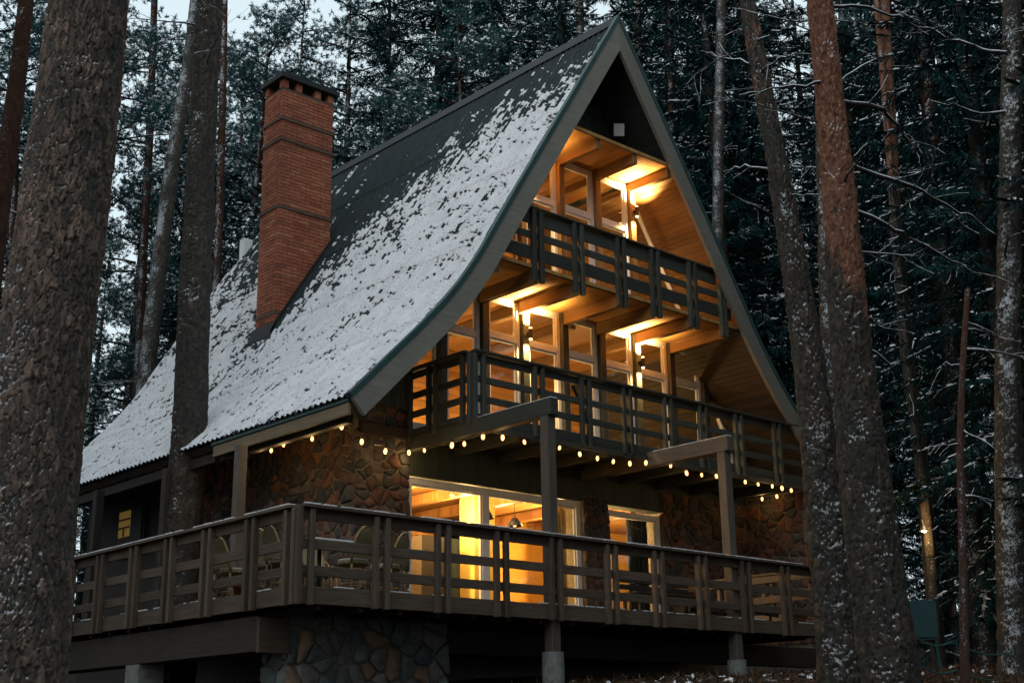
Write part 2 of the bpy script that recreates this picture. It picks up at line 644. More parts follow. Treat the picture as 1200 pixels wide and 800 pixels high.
def plank(name, p0, p1, w, h, mat, parent, up=(0, 0, 1), ch=.006):
    """board from p0 to p1; w across (perpendicular to up), h along up"""
    p0, p1 = Vector(p0), Vector(p1)
    x = (p1 - p0); L = x.length; x.normalize()
    z = Vector(up); z = (z - x * z.dot(x)).normalized()
    y = z.cross(x)
    c = (p0 + p1) / 2
    mw = Matrix(((x.x, y.x, z.x, c.x), (x.y, y.y, z.y, c.y), (x.z, y.z, z.z, c.z), (0, 0, 0, 1)))
    me = chamfer_box(L, w, h, min(ch, w * .2, h * .2), mat)
    return link(name, me, mw, parent)


def tag(o, label=None, cat=None, group=None, kind=None):
    if label: o['label'] = label
    if cat: o['category'] = cat
    if group: o['group'] = group
    if kind: o['kind'] = kind
    return o


def empty(name, loc):
    o = link(name, None, Matrix.Translation(Vector(loc)))
    o.empty_display_size = .3
    return o


def point_light(name, loc, power, color, radius, parent):
    d = bpy.data.lights.new(name, 'POINT')
    d.energy = power; d.color = color; d.shadow_soft_size = radius
    return link(name, d, Matrix.Translation(Vector(loc)), parent)


def copy_tree(o, mw, parent=None):
    """copy of a thing with copies of its parts; mw = world matrix of the copy"""
    c = o.copy(); COL.objects.link(c)
    c.parent = parent
    if parent is None:
        c.matrix_basis = mw
    W[c.name] = Matrix(mw)
    for ch in o.children:
        copy_tree(ch, mw @ W[o.name].inverted() @ W[ch.name], c)
    return c


WARM = (1.0, .62, .235)
WARM2 = (1.0, .64, .25)


# ------------------------------------------------------------------ ground
def ground_z(x, y):
    x = np.asarray(x, float); y = np.asarray(y, float)
    v = (x - CAM[0]) * math.sin(YAW) + (y - CAM[1]) * math.cos(YAW)
    l = (x - CAM[0]) * math.cos(YAW) - (y - CAM[1]) * math.sin(YAW)
    z = np.interp(v, [-60, 3, 9, 14, 18, 21, 26, 40, 60, 90, 160], [-4.5, -3.15, -2.55, -1.62, -.93, -.62, -.42, .5, 2.6, 6.0, 12])
    z = z - .55 * sstep(-1, -7, l) * sstep(12, 17, v) * sstep(45, 30, v)
    z = z + .16 * (fbm(x * .35 + 40, y * .35 + 9, 4, 3) - .5) + .05 * (fbm(x * 2.1, y * 2.1, 3, 8) - .5)
    inside = sstep(-.4, .8, x) * sstep(14.4, 13, x) * sstep(-.2, 1, y) * sstep(14.5, 13, y)
    return z * (1 - inside) + np.minimum(z, -.55) * inside


def build_ground():
    a = np.concatenate([np.linspace(-150, -30, 16)[:-1], np.linspace(-30, -12, 25)[:-1], np.linspace(-12, 22, 170)[:-1],
                        np.linspace(22, 50, 36)[:-1], np.linspace(50, 190, 22)])
    X, Y = np.meshgrid(a, a, indexing='ij')
    Z = ground_z(X, Y)
    n = len(a)
    V = np.stack([X, Y, Z], -1).reshape(-1, 3)
    i = np.arange(n * n).reshape(n, n)
    Q = np.stack([i[:-1, :-1], i[1:, :-1], i[1:, 1:], i[:-1, 1:]], -1).reshape(-1, 4)
    g = link('ground', qmesh('ground', V, Q, M['ground'], smooth=True))
    tag(g, 'brown needle-strewn forest floor with scraps of snow sloping up to the house', 'ground', kind='structure')


build_ground()

# ------------------------------------------------------------------ the house
X0 = 7.76
house = empty('house', (X0, 6.0, -.55))
tag(house, 'steep A-frame timber house with snowy roof, brick chimney, stacked balconies and stone ground floor', 'house')
YV = 1.65           # plane of the front verge
YB = 13.2           # back end of the roof
_kn = np.array([[7.76, 11.32], [5.00, 6.95], [4.38, 5.93], [4.125, 5.55], [3.86, 5.19], [3.55, 4.82], [3.09, 4.33], [2.59, 3.83], [2.14, 3.376], [1.853, 3.09]])


def _dense(k):
    out = []
    n = len(k)
    for i in range(n - 1):
        p0, p1, p2, p3 = k[max(i - 1, 0)], k[i], k[i + 1], k[min(i + 2, n - 1)]
        m1 = (p2 - p0) / 2 if i > 1 else (p2 - p1); m2 = (p3 - p1) / 2 if i > 0 else (p2 - p1)
        if i == 1: m1 = (p2 - p1)
        for t in np.linspace(0, 1, 13 if i else 31)[:-1]:
            h = (2 * t ** 3 - 3 * t ** 2 + 1) * p1 + (t ** 3 - 2 * t ** 2 + t) * m1 + (-2 * t ** 3 + 3 * t ** 2) * p2 + (t ** 3 - t ** 2) * m2
            out.append(h)
    out.append(k[-1])
    return np.array(out)


PR = _dense(_kn)
_ds = np.r_[0, np.cumsum(np.hypot(*np.diff(PR, axis=0).T))]
SMAX = _ds[-1]
_tan = np.gradient(PR, axis=0); _tan /= np.linalg.norm(_tan, axis=1)[:, None]
_nrm = np.stack([_tan[:, 1], -_tan[:, 0]], -1)          # points out of the left slope
_nrm *= np.sign(-_nrm[:, :1] + 1e-9)


def rp(s, off=0.0):
    s = np.asarray(s, float)
    sc = np.clip(s, 0, SMAX)
    x = np.interp(sc, _ds, PR[:, 0]); z = np.interp(sc, _ds, PR[:, 1])
    nx = np.interp(sc, _ds, _nrm[:, 0]); nz = np.interp(sc, _ds, _nrm[:, 1])
    ex = s - sc
    x = x + nx * off + ex * _tan[-1, 0]; z = z + nz * off + ex * _tan[-1, 1]
    return x, z


def roof_z(x):
    return np.interp(x, PR[::-1, 0], PR[::-1, 1])


def right_half(poly):
    return [(X0 + (X0 - x) * 1.035, z) for x, z in poly]


SS = np.r_[np.linspace(0, 6.4, 9), np.linspace(6.7, SMAX, 16)]


def strip(o0, o1, s0=None, ss=SS):
    a = [tuple(map(float, rp(s, o0))) for s in ss]
    b = [tuple(map(float, rp(s, o1))) for s in ss]
    # meet on the centre line at the ridge
    def fix(p, o):
        s_ = ss[0]
        sl = (PR[3] - PR[0]); k = (X0 - p[0]) / sl[0]
        return (X0, p[1] + sl[1] * k)
    a[0] = fix(a[0], o0); b[0] = fix(b[0], o1)
    return a, b


def strip_mesh(mb, o0, o1, y0, y1, right=False, mi=0):
    a, b = strip(o0, o1)
    if right: a, b = right_half(a), right_half(b)
    for i in range(len(a) - 1):
        mb.prism([a[i], a[i + 1], b[i + 1], b[i]] if not right else [b[i], b[i + 1], a[i + 1], a[i]], y0, y1, mi)
    return mb


# roof boarding: outer side dark, underside of the overhang boarded in pine
def roof_sheet_surface(mb, off, y0, y1, right, mi, flip):
    a, _ = strip(off, off)
    if right: a = right_half(a)
    b = len(mb.v)
    mb.v += [(x, y0, z) for x, z in a] + [(x, y1, z) for x, z in a]
    n = len(a)
    for i in range(n - 1):
        q = (b + i, b + i + 1, b + n + i + 1, b + n + i)
        mb.f.append(q if not flip else tuple(reversed(q))); mb.mi.append(mi)


mb = MB()
strip_mesh(mb, -.03, -.15, YV + .06, YB - .02)
roof = mb.obj('roof', M['darkwood'], house, (X0, 7.4, 3.2))
tag(roof, 'steep roof of dark corrugated sheets half covered by thin snow')
mb = MB(); strip_mesh(mb, .0, -.15, YV + .06, YB - .02, True)
mb.obj('roof_slope', M['sheet'], house, (X0, 7.4, 3.2))
def soffit(z0, z1, right, mat):
    a = [p for p in strip(-.158, -.158, ss=np.linspace(0, SMAX, 120))[0] if z0 <= p[1] <= z1]
    if right: a = right_half(a)
    n = len(a)
    mb = MB()
    mb.v += [(x, YV + .05, z) for x, z in a] + [(x, YB - .05, z) for x, z in a]
    for i in range(n - 1):
        q_ = (i, i + 1, n + i + 1, n + i)
        mb.f.append(q_ if right else tuple(reversed(q_))); mb.mi.append(0)
    mb.obj('soffit', mat, house, (X0, 7.4, 3.2))


for right in (False, True):
    soffit(8.80, 12, right, M['gslope'])
    soffit(5.93, 8.80, right, M['pine_slope'])
    soffit(3.0, 5.93, right, M['shaded_pine_slope'])

# corrugated sheets on the near slope, overlapping rows; one mesh for each row, shared along the row
WAVE, AMP = .1457, .020
SHEET_W = WAVE * 7
rows = np.linspace(0, SMAX, 6)
row_len = rows[1] - rows[0]
row_me = []
for r_ in range(5):
    nx = 7 * 8 + 1
    yy = np.linspace(-.02, SHEET_W + .02, nx)
    s_ = np.linspace(rows[r_] - (.0 if r_ == 0 else .02), rows[r_ + 1] + (.10 if r_ < 4 else .03), 3 if r_ < 2 else 10)
    lift = np.linspace(.012, .0245, len(s_))
    V = []
    for k, s0 in enumerate(s_):
        off = lift[k] + AMP * np.sin(2 * np.pi * yy / WAVE)
        x, z = rp(np.full(nx, s0), off)
        V.append(np.stack([x - X0, yy, z - 3.2], -1))
    V = np.concatenate(V)
    i = np.arange(len(s_) * nx).reshape(len(s_), nx)
    Q = np.stack([i[:-1, :-1], i[1:, :-1], i[1:, 1:], i[:-1, 1:]], -1).reshape(-1, 4)
    row_me.append(qmesh('roof_sheet', V, Q, M['sheet'], smooth=True))
ncol = int((YB - YV) / SHEET_W) + 1
for c_ in range(ncol):
    y = YV + .04 + c_ * SHEET_W
    if y + SHEET_W > YB + .35: break
    for r_ in range(5):
        link('sheet', row_me[r_], Matrix.Translation((X0, y, 3.2)), roof)


# snow lying on the sheets
def snowline(y):
    return np.interp(y, [1.6, 2.6, 4.3, 5.3, 6.1, 6.4, 7.0, 7.4, 7.9, 8.8, 9.1, 9.6, 11.5, 13.2],
                     [1.25, 1.75, 2.2, 2.6, 3.05, 3.6, 4.3, 5.1, 6.15, 6.3, 4.4, 3.7, 3.2, 2.6])


def build_roof_snow():
    ds = .021
    s = np.arange(.3, SMAX + .035, ds); y = np.arange(YV + .07, YB - .03, ds)
    S, Yg = np.meshgrid(s, y, indexing='ij')
    base = sstep(-1.3, 2.2, S - snowline(Yg) - .2)
    n_big = fbm(S * .9, Yg * 1.3, 4, 5)
    n_mid = fbm(S * 3.2 + 50, Yg * 5.0, 4, 21)
    n_fine = fbm(S * 9 + 9, Yg * 14 + 3, 3, 33)
    streak = fbm(S * .5 + 7, Yg * 11, 3, 41)
    wS = (fbm(S * 6, Yg * 6, 3, 81) - .5) * .35; wY = (fbm(S * 6 + 40, Yg * 6, 3, 82) - .5) * .35
    marks = vnoise((S + wS) * 11, (Yg + wY) * 5.6, 61) * .56 + vnoise((S + wS) * 24, (Yg + wY) * 14, 62) * .44
    clus = fbm(S * 1.1 + 3, Yg * .9, 3, 70)
    cover = base * 1.45 + (n_big - .5) * .45 + (streak - .5) * 1.25 * (1 - .8 * sstep(.8, 3.5, S - snowline(Yg)))
    cover = cover + (n_fine - .5) * (.6 + 1.9 * sstep(3.0, .2, np.abs(S - snowline(Yg) - .3))) + (n_mid - .5) * .5
    cover = cover - 1.5 * sstep(.655, .73, marks + (clus - .5) * .40 + .10 * sstep(4.5, .5, S - snowline(Yg)) + .006)
    # sheet ends: dotted line where the crests stick out
    for r_ in rows[1:-1]:
        d = np.abs(S - (r_ + .085))
        cover = cover - .55 * sstep(.045, .0, d) * (np.sin(2 * np.pi * (Yg - YV - .04) / WAVE) > .1) * (vnoise(Yg * .9, S * 0 + r_, 3) > .36)
    # a few sheet side joints
    col = np.mod(Yg - YV - .04, SHEET_W)
    hcol = np.mod(Yg - YV - .04, SHEET_W / 2)
    cover = cover - 1.2 * sstep(.022, 0, np.minimum(hcol, SHEET_W / 2 - hcol)) * (vnoise(S * 1.5, np.floor((Yg - YV) / SHEET_W * 2) * 3.7, 9) > .66)
    # chimney stands here
    xg, zg = rp(S)
    ch = (xg > 4.35) & (xg < 5.9) & (Yg > 7.86) & (Yg < 8.82)
    cover = np.where(ch, 0, cover)
    keep = cover > .40
    th = .0075 + .006 * sstep(.40, .9, cover) + .005 * n_big
    rowi = np.clip(((S) / row_len), 0, 4.999)
    lift = .012 + .018 * (rowi - np.floor(rowi))
    off = lift + AMP * np.sin(2 * np.pi * (Yg - YV - .04) / WAVE) * .85 + .002 + th
    edge = ~keep
    off = np.where(edge, off - .009, off)
    X, Z = rp(S, off)
    V = np.stack([X - X0, Yg - 7.4, Z - 3.2], -1).reshape(-1, 3)
    n0, n1 = S.shape
    i = np.arange(n0 * n1).reshape(n0, n1)
    k = (keep[:-1, :-1].astype(int) + keep[1:, :-1] + keep[1:, 1:] + keep[:-1, 1:]) >= 2
    Q = np.stack([i[:-1, :-1], i[1:, :-1], i[1:, 1:], i[:-1, 1:]], -1)[k]
    used = np.zeros(len(V), bool); used[Q.ravel()] = True
    remap = np.cumsum(used) - 1
    o = link('roof_snow', qmesh('roof_snow', V[used], remap[Q], M['roofsnow'], smooth=True), Matrix.Translation((X0, 7.4, 3.2)), roof)
    tag(o, kind='stuff')


build_roof_snow()

# verge boards, green metal edge, ridge cap
for right in (False, True):
    mb = MB(); strip_mesh(mb, -.02, -.34, YV - .02, YV + .05, right)
    mb.obj('verge_board', M['verge'], house)
    mb = MB(); strip_mesh(mb, .058, -.018, YV - .035, YV + .06, right)
    mb.obj('verge_trim', M['trim'], house)
    mb = MB(); strip_mesh(mb, -.02, -.28, YB - .03, YB + .03, right)
    mb.obj('verge_board', M['verge'], house)
mb = MB(); mb.prism([(X0 - .16, 11.16), (X0, 11.43), (X0 + .16, 11.16), (X0, 11.36)], YV - .02, YB + .02)
mb.obj('ridge_cap', M['cap'], house)

# eave: timber board with green edge in front, bare corrugated ends further back
plank('eave_board', (1.90, YV + .08, 2.935), (1.90, 5.45, 2.935), .05, .18, M['eavewood'], house)
plank('eave_trim', (1.872, YV + .06, 3.065), (1.872, 5.47, 3.065), .05, .075, M['trim'], house)
plank('eave_beam', (2.02, 5.50, 2.86), (2.02, YB - .3, 2.86), .14, .16, M['darkwood'], house)
plank('eave_beam', (2.06, YV + .3, 2.86), (2.06, 5.46, 2.86), .12, .14, M['darkwood'], house)
for y in (4.35, 6.65, 9.2):
    plank('veranda_post', (1.74, y, .16), (1.74, y, 2.83), .15, .15, M['greypost'] if y < 5 else M['darkwood'], house, up=(0, 1, 0))
for k in range(7):
    y = 2.3 + k * 1.6
    plank('rafter', (1.95, y, 3.03), (3.05, y, 4.08), .09, .14, M['darkwood'], house)


# ---- chimney
def build_chimney():
    cx0, cx1, cy0, cy1 = 4.50, 5.76, 8.02, 8.70
    j = .010
    mb = MB()
    mb.prism([(cx0 + j, 6.0), (cx1 - j, 7.9), (cx1 - j, 11.36), (cx0 + j, 11.36)], cy0 + j, cy1 - j)
    core = mb.obj('chimney', M['mortar_brick'], house)
    tag(core, 'tall red brick chimney with dark cap rising through the snowy roof')
    rh = .0745
    bl = .25
    me_cache = {}

    def brick_me(lx, ly):
        k = (round(lx, 2), round(ly, 2))
        if k not in me_cache:
            me_cache[k] = MB().box(-lx / 2, lx / 2, -ly / 2, ly / 2, -.031, .031).me('brick', M['brick'])
        return me_cache[k]
    cand = []
    nrow = int((11.36 - 6.0) / rh)
    for r_ in range(nrow):
        z = 6.02 + rh * (r_ + .5)
        wob = .003
        # front (facing -Y) and back
        for yc, front in ((cy0 + .05, True), (cy1 - .05, False)):
            x = cx0 + (0 if r_ % 2 else -.125)
            while x < cx1 - .02:
                a, b = max(x, cx0), min(x + bl, cx1)
                x += bl + .0
                if b - a < .05: continue
                xm = (a + b) / 2
                if z < roof_z(a) - .25: continue
                cand.append((0 if front else 2, b - a - .011, .10, xm, yc + random.uniform(-wob, wob), z))
        for xc, front in ((cx0 + .05, True), (cx1 - .05, False)):
            y = cy0 + .10 + (-.125 if r_ % 2 else 0)
            while y < cy1 - .10:
                a, b = max(y, cy0 + .104), min(y + bl, cy1 - .104)
                y += bl
                if b - a < .04: continue
                if z < roof_z(xc) - .25: continue
                cand.append((1 if front else 3, .10, b - a - .011, xc + random.uniform(-wob, wob), (a + b) / 2, z))
    vis = [c for c in cand if c[0] < 2 and c[5] > roof_z(c[3]) - .02]
    vis.sort(key=lambda c: -c[5])
    big = vis[:300]
    ids = set(map(id, big))
    for c in big:
        link('brick', brick_me(c[1], c[2]), Matrix.Translation((c[3], c[4], c[5])), core)
    mb = MB()
    for c in cand:
        if id(c) in ids: continue
        mb.box(c[3] - c[1] / 2, c[3] + c[1] / 2, c[4] - c[2] / 2, c[4] + c[2] / 2, c[5] - .031, c[5] + .031)
    tag(mb.obj('brickwork', M['brick'], core), kind='stuff')
    # projecting dark bands
    for z in (10.66, 10.20, 8.72):
        MB().box(cx0 - .028, cx1 + .028, cy0 - .028, cy1 + .028, z - .032, z + .032).obj('band_course', M['mortar_brick'], core)
    MB().box(cx0 - .012, cx1 + .012, cy0 - .012, cy1 + .012, 6.45, 6.52).obj('band_course', M['mortar_brick'], core)
    # vent piers and cap
    for x in (cx0 + .07, cx0 + .40, cx0 + .86, cx1 - .07):
        for y in (cy0 + .07, cy1 - .07):
            MB().box(x - .07, x + .07, y - .065, y + .065, 11.37, 11.545).obj('vent_pier', M['brick'], core)
    mb = MB().box(cx0 + .12, cx1 - .12, cy0 + .14, cy1 - .14, 11.37, 11.53)
    mb.obj('flue', M['cap'], core)
    mb = MB().box(cx0 - .09, cx1 + .09, cy0 - .09, cy1 + .09, 11.55, 11.64)
    mb.box(cx0 - .04, cx1 + .04, cy0 - .04, cy1 + .04, 11.642, 11.70)
    mb.obj('cap', M['cap'], core)
    # flashing at the foot
    mb = MB()
    for i in range(12):
        xa = cx0 - .1 + i * .12
        za, zb = float(roof_z(xa)) + .03, float(roof_z(xa + .12)) + .03
        mb.prism([(xa, za), (xa + .12, zb), (xa + .12, zb + .12), (xa, za + .12)], cy0 - .05, cy0 - .012)
    mb.prism([(cx0 - .12, float(roof_z(cx0 - .12)) + .03), (cx0 - .012, float(roof_z(cx0)) + .03), (cx0 - .012, float(roof_z(cx0)) + .16)], cy0 - .05, cy1 + .1)
    mb.obj('flashing', M['cap'], core)


build_chimney()
MB().box(6.62, 6.84, 12.9, 13.12, 9.55, 10.02).obj('vent_box', M['white'], house)


# ---- field stone walls
def clip(poly, nx, ny, d):
    out = []
    for i in range(len(poly)):
        a, b = poly[i], poly[(i + 1) % len(poly)]
        da, db = a[0] * nx + a[1] * ny - d, b[0] * nx + b[1] * ny - d
        if da <= 0: out.append(a)
        if (da < 0 < db) or (db < 0 < da):
            t = da / (da - db)
            out.append((a[0] + (b[0] - a[0]) * t, a[1] + (b[1] - a[1]) * t))
    return out


def stones(parent, origin, ud, wid, hei, size, mat, seed, depth=.05, limit=None):
    """rubble masonry on a rectangle: u along ud (horizontal), v up; face looks along n = ud x up"""
    rr = random.Random(seed)
    ud = Vector(ud).normalized(); nd = ud.cross(Vector((0, 0, 1))).normalized()
    og = Vector(origin)
    nu, nv = max(2, round(wid / size)), max(2, round(hei / (size * .82)))
    pts = []
    for i in range(nu):
        for k in range(nv):
            if rr.random() < .22: continue
            pts.append(((i + .5 + (.25 if k % 2 else -.25) + rr.uniform(-.47, .47)) * wid / nu, (k + .5 + rr.uniform(-.47, .47)) * hei / nv))
    for i, p in enumerate(pts):
        if limit and not limit(p): continue
        poly = [(0, 0), (wid, 0), (wid, hei), (0, hei)]
        near = sorted(pts, key=lambda q: (q[0] - p[0]) ** 2 + (q[1] - p[1]) ** 2)[1:18]
        for q in near:
            dx, dy = q[0] - p[0], q[1] - p[1]
            L = math.hypot(dx, dy)
            if L < 1e-6: continue
            nx, ny = dx / L, dy / L
            m = (p[0] + q[0]) / 2 * nx + (p[1] + q[1]) / 2 * ny
            poly = clip(poly, nx, ny, m - .010 - rr.random() * .006)
            if len(poly) < 3: break
        if len(poly) < 3: continue
        cx = sum(a[0] for a in poly) / len(poly); cy = sum(a[1] for a in poly) / len(poly)
        if max(math.hypot(a[0] - cx, a[1] - cy) for a in poly) < .04: continue
        rnd = []
        for a, b in zip(poly, poly[1:] + poly[:1]):
            for t in (.08, .92):
                rnd.append((a[0] + (b[0] - a[0]) * t + rr.uniform(-.006, .006), a[1] + (b[1] - a[1]) * t + rr.uniform(-.006, .006)))
        d1 = depth * rr.uniform(.3, 1.3)
        tu, tv = rr.uniform(-.13, .13), rr.uniform(-.13, .13)
        vs = []; fs = []
        n = len(rnd)
        for sc, dz in ((1.0, -.03), (.985, d1 * .6), (.86, d1)):
            for a in rnd:
                u, v = (a[0] - cx) * sc, (a[1] - cy) * sc
                z = dz + (u * tu + v * tv if dz > 0 else 0) + (rr.uniform(-.006, .006) if dz > 0 else 0)
                vs.append((u, v, z))
        vs.append((0, 0, d1 * rr.uniform(1.0, 1.15)))
        for ring in range(2):
            for k in range(n):
                k2 = (k + 1) % n
                fs.append((ring * n + k, ring * n + k2, (ring + 1) * n + k2, (ring + 1) * n + k))
        for k in range(n):
            fs.append((2 * n + k, 2 * n + (k + 1) % n, 3 * n))
        me = mesh('stone', vs, fs, mat, True)
        c = og + ud * cx + Vector((0, 0, cy))
        mw = Matrix(((ud.x, 0, nd.x, c.x), (ud.y, 0, nd.y, c.y), (ud.z, 1, nd.z, c.z), (0, 0, 0, 1)))
        link('stone', me, mw, parent)


YG = 3.35           # ground floor wall face
# front pier and the long side wall under the eave
w1 = MB().box(3.12, 4.20, YG, YG + .5, -.6, 3.9).obj('stone_pier', M['mortar'], house)
stones(w1, (3.12, YG, .1), (1, 0, 0), 1.10, 3.75, .17, M['stone'], 1, .04)
w2 = MB().box(3.125, 3.60, YG + .502, 8.1, -.6, 4.0).obj('side_wall', M['mortar'], house)
MB().box(3.13, 3.60, 8.102, 12.6, -.6, 4.0).obj('side_wall', M['darkwood'], house)
stones(w2, (3.125, 8.1, .1), (0, -1, 0), 4.78, 3.7, .19, M['stone'], 2, .04)
w3 = MB().box(8.16, 8.80, YG, YG + .5, -.6, 2.62).obj('stone_pier', M['mortar'], house)
stones(w3, (8.16, YG, .1), (1, 0, 0), .64, 2.5, .17, M['stone'], 3, .036)
w4 = MB().box(10.30, 12.9, YG, YG + .5, -.6, 2.9).obj('front_wall', M['mortar'], house)
stones(w4, (10.30, YG, .1), (1, 0, 0), 2.6, 2.8, .19, M['stone'], 4, .036)
w5 = MB().box(12.86, 13.4, 1.98, YG - .002, -.6, 3.05).obj('wing_wall', M['mortar'], house)
stones(w5, (12.86, YG, .1), (0, -1, 0), 1.37, 2.9, .19, M['stone'], 5, .036)
stones(w5, (12.86, 1.98, .1), (1, 0, 0), .54, 2.9, .27, M['stone'], 6, .05)
w6 = MB().box(.52, 3.05, 1.0, 1.5, -2.2, .02).obj('foundation', M['mortar'], house)
stones(w6, (.52, 1.0, -1.6), (1, 0, 0), 2.53, 1.6, .23, M['stone_cold'], 7, .055)
stones(w6, (.52, 1.5, -1.6), (0, -1, 0), .5, 1.6, .27, M['stone_cold'], 8, .05)

# house shell: floors, back wall, inner walls (they close the lit rooms)
MB().box(3.58, 13.2, 12.2, 12.5, -.6, 4.0).obj('back_wall', M['gboards'], house)
MB().prism([(3.6, 4.0), (X0, 11.0), (12.2, 4.0)], 12.2, 12.5).obj('back_gable', M['gboards'], house)
MB().box(12.92, 13.3, YG + .5, 12.3, -.6, 4.1).obj('side_wall', M['mortar'], house)
MB().box(3.60, 12.9, YG + .02, 12.2, -.1, .10).obj('floor', M['darkwood'], house)
MB().box(3.60, 12.9, YG + .52, 12.2, 2.70, 2.76).obj('ceiling', M['inceil'], house)
MB().box(3.2, 12.7, 3.22, 12.2, 3.06, 3.22).obj('floor', M['darkwood'], house)
MB().box(4.75, 10.95, 3.30, 12.2, 5.93, 6.06).obj('ceiling', M['inceil'], house)
MB().box(6.45, 9.1, 2.85, 12.2, 8.84, 8.96).obj('ceiling', M['inceil'], house)
# header between ground floor windows and the balcony
MB().box(4.20, 12.86, YG + .02, YG + .30, 2.52, 3.055).obj('header_board', M['gboards'], house)
# inner walls
MB().box(3.62, 8.3, 7.6, 7.7, .1, 2.70).obj('inner_wall', M['inwood'], house)
MB().box(8.3, 12.9, 6.6, 6.7, .1, 2.70).obj('inner_wall', M['ochre'], house)
MB().box(4.15, 5.55, 5.35, 5.45, .1, 2.70).obj('inner_wall', M['yellow'], house)
MB().box(3.61, 3.66, 3.9, 7.6, .1, 2.70).obj('inner_wall', M['yellow'], house)
MB().box(6.75, 7.25, 4.7, 5.1, .1, 2.70).obj('inner_pillar', M['yellow'], house)
MB().box(9.35, 9.62, 5.2, 5.6, .1, 2.70).obj('inner_pillar', M['yellow'], house)
MB().prism([(3.70, 3.22), (3.95, 4.6), (4.75, 5.92), (10.9, 5.92), (11.5, 5.0), (11.9, 3.22)], 6.4, 6.5).obj('inner_wall', M['inwood'], house)
MB().prism([(5.0, 6.06), (6.3, 8.2), (6.6, 8.82), (8.9, 8.82), (9.3, 8.2), (10.7, 6.06)], 5.6, 5.7).obj('inner_wall', M['inwood'], house)
for x in (4.9, 6.1, 7.3, 8.9, 10.1):
    plank('ceiling_beam', (x, YG + .55, 2.60), (x, 7.58, 2.60), .16, .18, M['inceil'], house)
for x in (5.3, 6.7, 8.1, 9.5, 10.9):
    plank('ceiling_beam', (x, 3.40, 5.83), (x, 6.38, 5.83), .13, .18, M['joist'], house)
for x in (6.9, 7.7, 8.5):
    plank('ceiling_beam', (x, 2.95, 8.77), (x, 5.58, 8.77), .12, .16, M['joist'], house)

# ---- windows
FWD = .07


def window(x0, x1, z0, z1, y, transom=None, mull=(), fw=.07, top_cut=None, dep=.09):
    mb = MB()
    mb.box(x0, x0 + fw, y, y + dep, z0, z1); mb.box(x1 - fw, x1, y, y + dep, z0, z1)
    mb.box(x0 + fw, x1 - fw, y, y + dep, z1 - fw, z1); mb.box(x0 + fw, x1 - fw, y, y + dep, z0, z0 + fw)
    # inner sash, set back a little, gives the frame its second line
    cells = []
    zs = [z0 + fw] + ([transom] if transom else []) + [z1 - fw]
    xs = [x0 + fw] + list(mull) + [x1 - fw]
    if transom: mb.box(x0 + fw, x1 - fw, y + .004, y + dep - .004, transom - fw * .75, transom + fw * .75)
    for m_ in mull: mb.box(m_ - fw * .7, m_ + fw * .7, y + .002, y + dep - .002, z0 + fw, (transom - fw * .75) if transom else z1 - fw)
    o = mb.obj('window', M['white'], house)
    for i in range(len(zs) - 1):
        for k in range(len(xs) - 1):
            a = xs[k] + (fw * .7 if k > 0 else 0); b = xs[k + 1] - (fw * .7 if k < len(xs) - 2 else 0)
            c = zs[i] + (fw * .75 if i > 0 else 0); d = zs[i + 1] - (fw * .75 if i < len(zs) - 2 else 0)
            s = MB(); t = .032
            s.box(a + .003, a + t, y + .03, y + .07, c + .003, d - .003); s.box(b - t, b - .003, y + .03, y + .07, c + .003, d - .003)
            s.box(a + t, b - t, y + .03, y + .07, c + .003, c + t); s.box(a + t, b - t, y + .03, y + .07, d - t, d - .003)
            s.obj('sash', M['white'], o)
            MB().box(a + t, b - t, y + .046, y + .052, c + t, d - t).obj('pane', M['glass'], o)
    return o


def tri_window(pts, y, fw=.06):
    """three-cornered light under the roof slope; pts in XZ counter-clockwise"""
    c = (sum(p[0] for p in pts) / len(pts), sum(p[1] for p in pts) / len(pts))
    mb = MB()
    n = len(pts)
    inn = []
    for i in range(n):
        p = pts[i]
        d = math.hypot(p[0] - c[0], p[1] - c[1])
        k = 1 - min(.6, fw * 1.9 / d)
        inn.append((c[0] + (p[0] - c[0]) * k, c[1] + (p[1] - c[1]) * k))
    for i in range(n):
        j = (i + 1) % n
        mb.prism([pts[i], pts[j], inn[j], inn[i]], y, y + .08)
    o = mb.obj('window', M['white'], house)
    MB().prism(inn, y + .04, y + .046).obj('pane', M['glass'], o)
    return o


# ground floor
window(4.22, 8.14, .16, 2.50, YG + .06, None, (5.90,), .10)
window(8.82, 10.28, .16, 2.44, YG + .06, None, (), .08)
# middle floor
PX = [4.80, 5.74, 6.68, 7.67, 8.65, 9.62, 10.62, 11.62]
YM = 3.22
for i in range(7):
    top = 5.90
    if i == 0: top = 5.90
    window(PX[i] + .085, PX[i + 1] - .085, 3.24, top, YM + .03, 5.18 if i else 5.12)
for i, x in enumerate(PX):
    plank('wall_post', (x, YM + .03, 3.225), (x, YM + .03, 5.925), .15, .16, M['green'], house, up=(0, 1, 0))
tri_window([(4.18, 3.26), (4.70, 3.26), (4.70, 5.75), (4.18, 5.25)], YM + .05)
tri_window([(11.72, 3.26), (12.55, 3.26), (12.40, 4.25), (11.72, 5.40)], YM + .05)
MB().prism([(3.15, 3.56), (4.16, 3.56), (4.16, 5.22), (3.15, 3.98)], YM + .03, YM + .10).obj('wall_board', M['gboards'], house)
MB().prism([(12.58, 3.24), (13.1, 3.24), (12.9, 3.9), (12.43, 4.30)], YM + .03, YM + .10).obj('wall_board', M['gboards'], house)
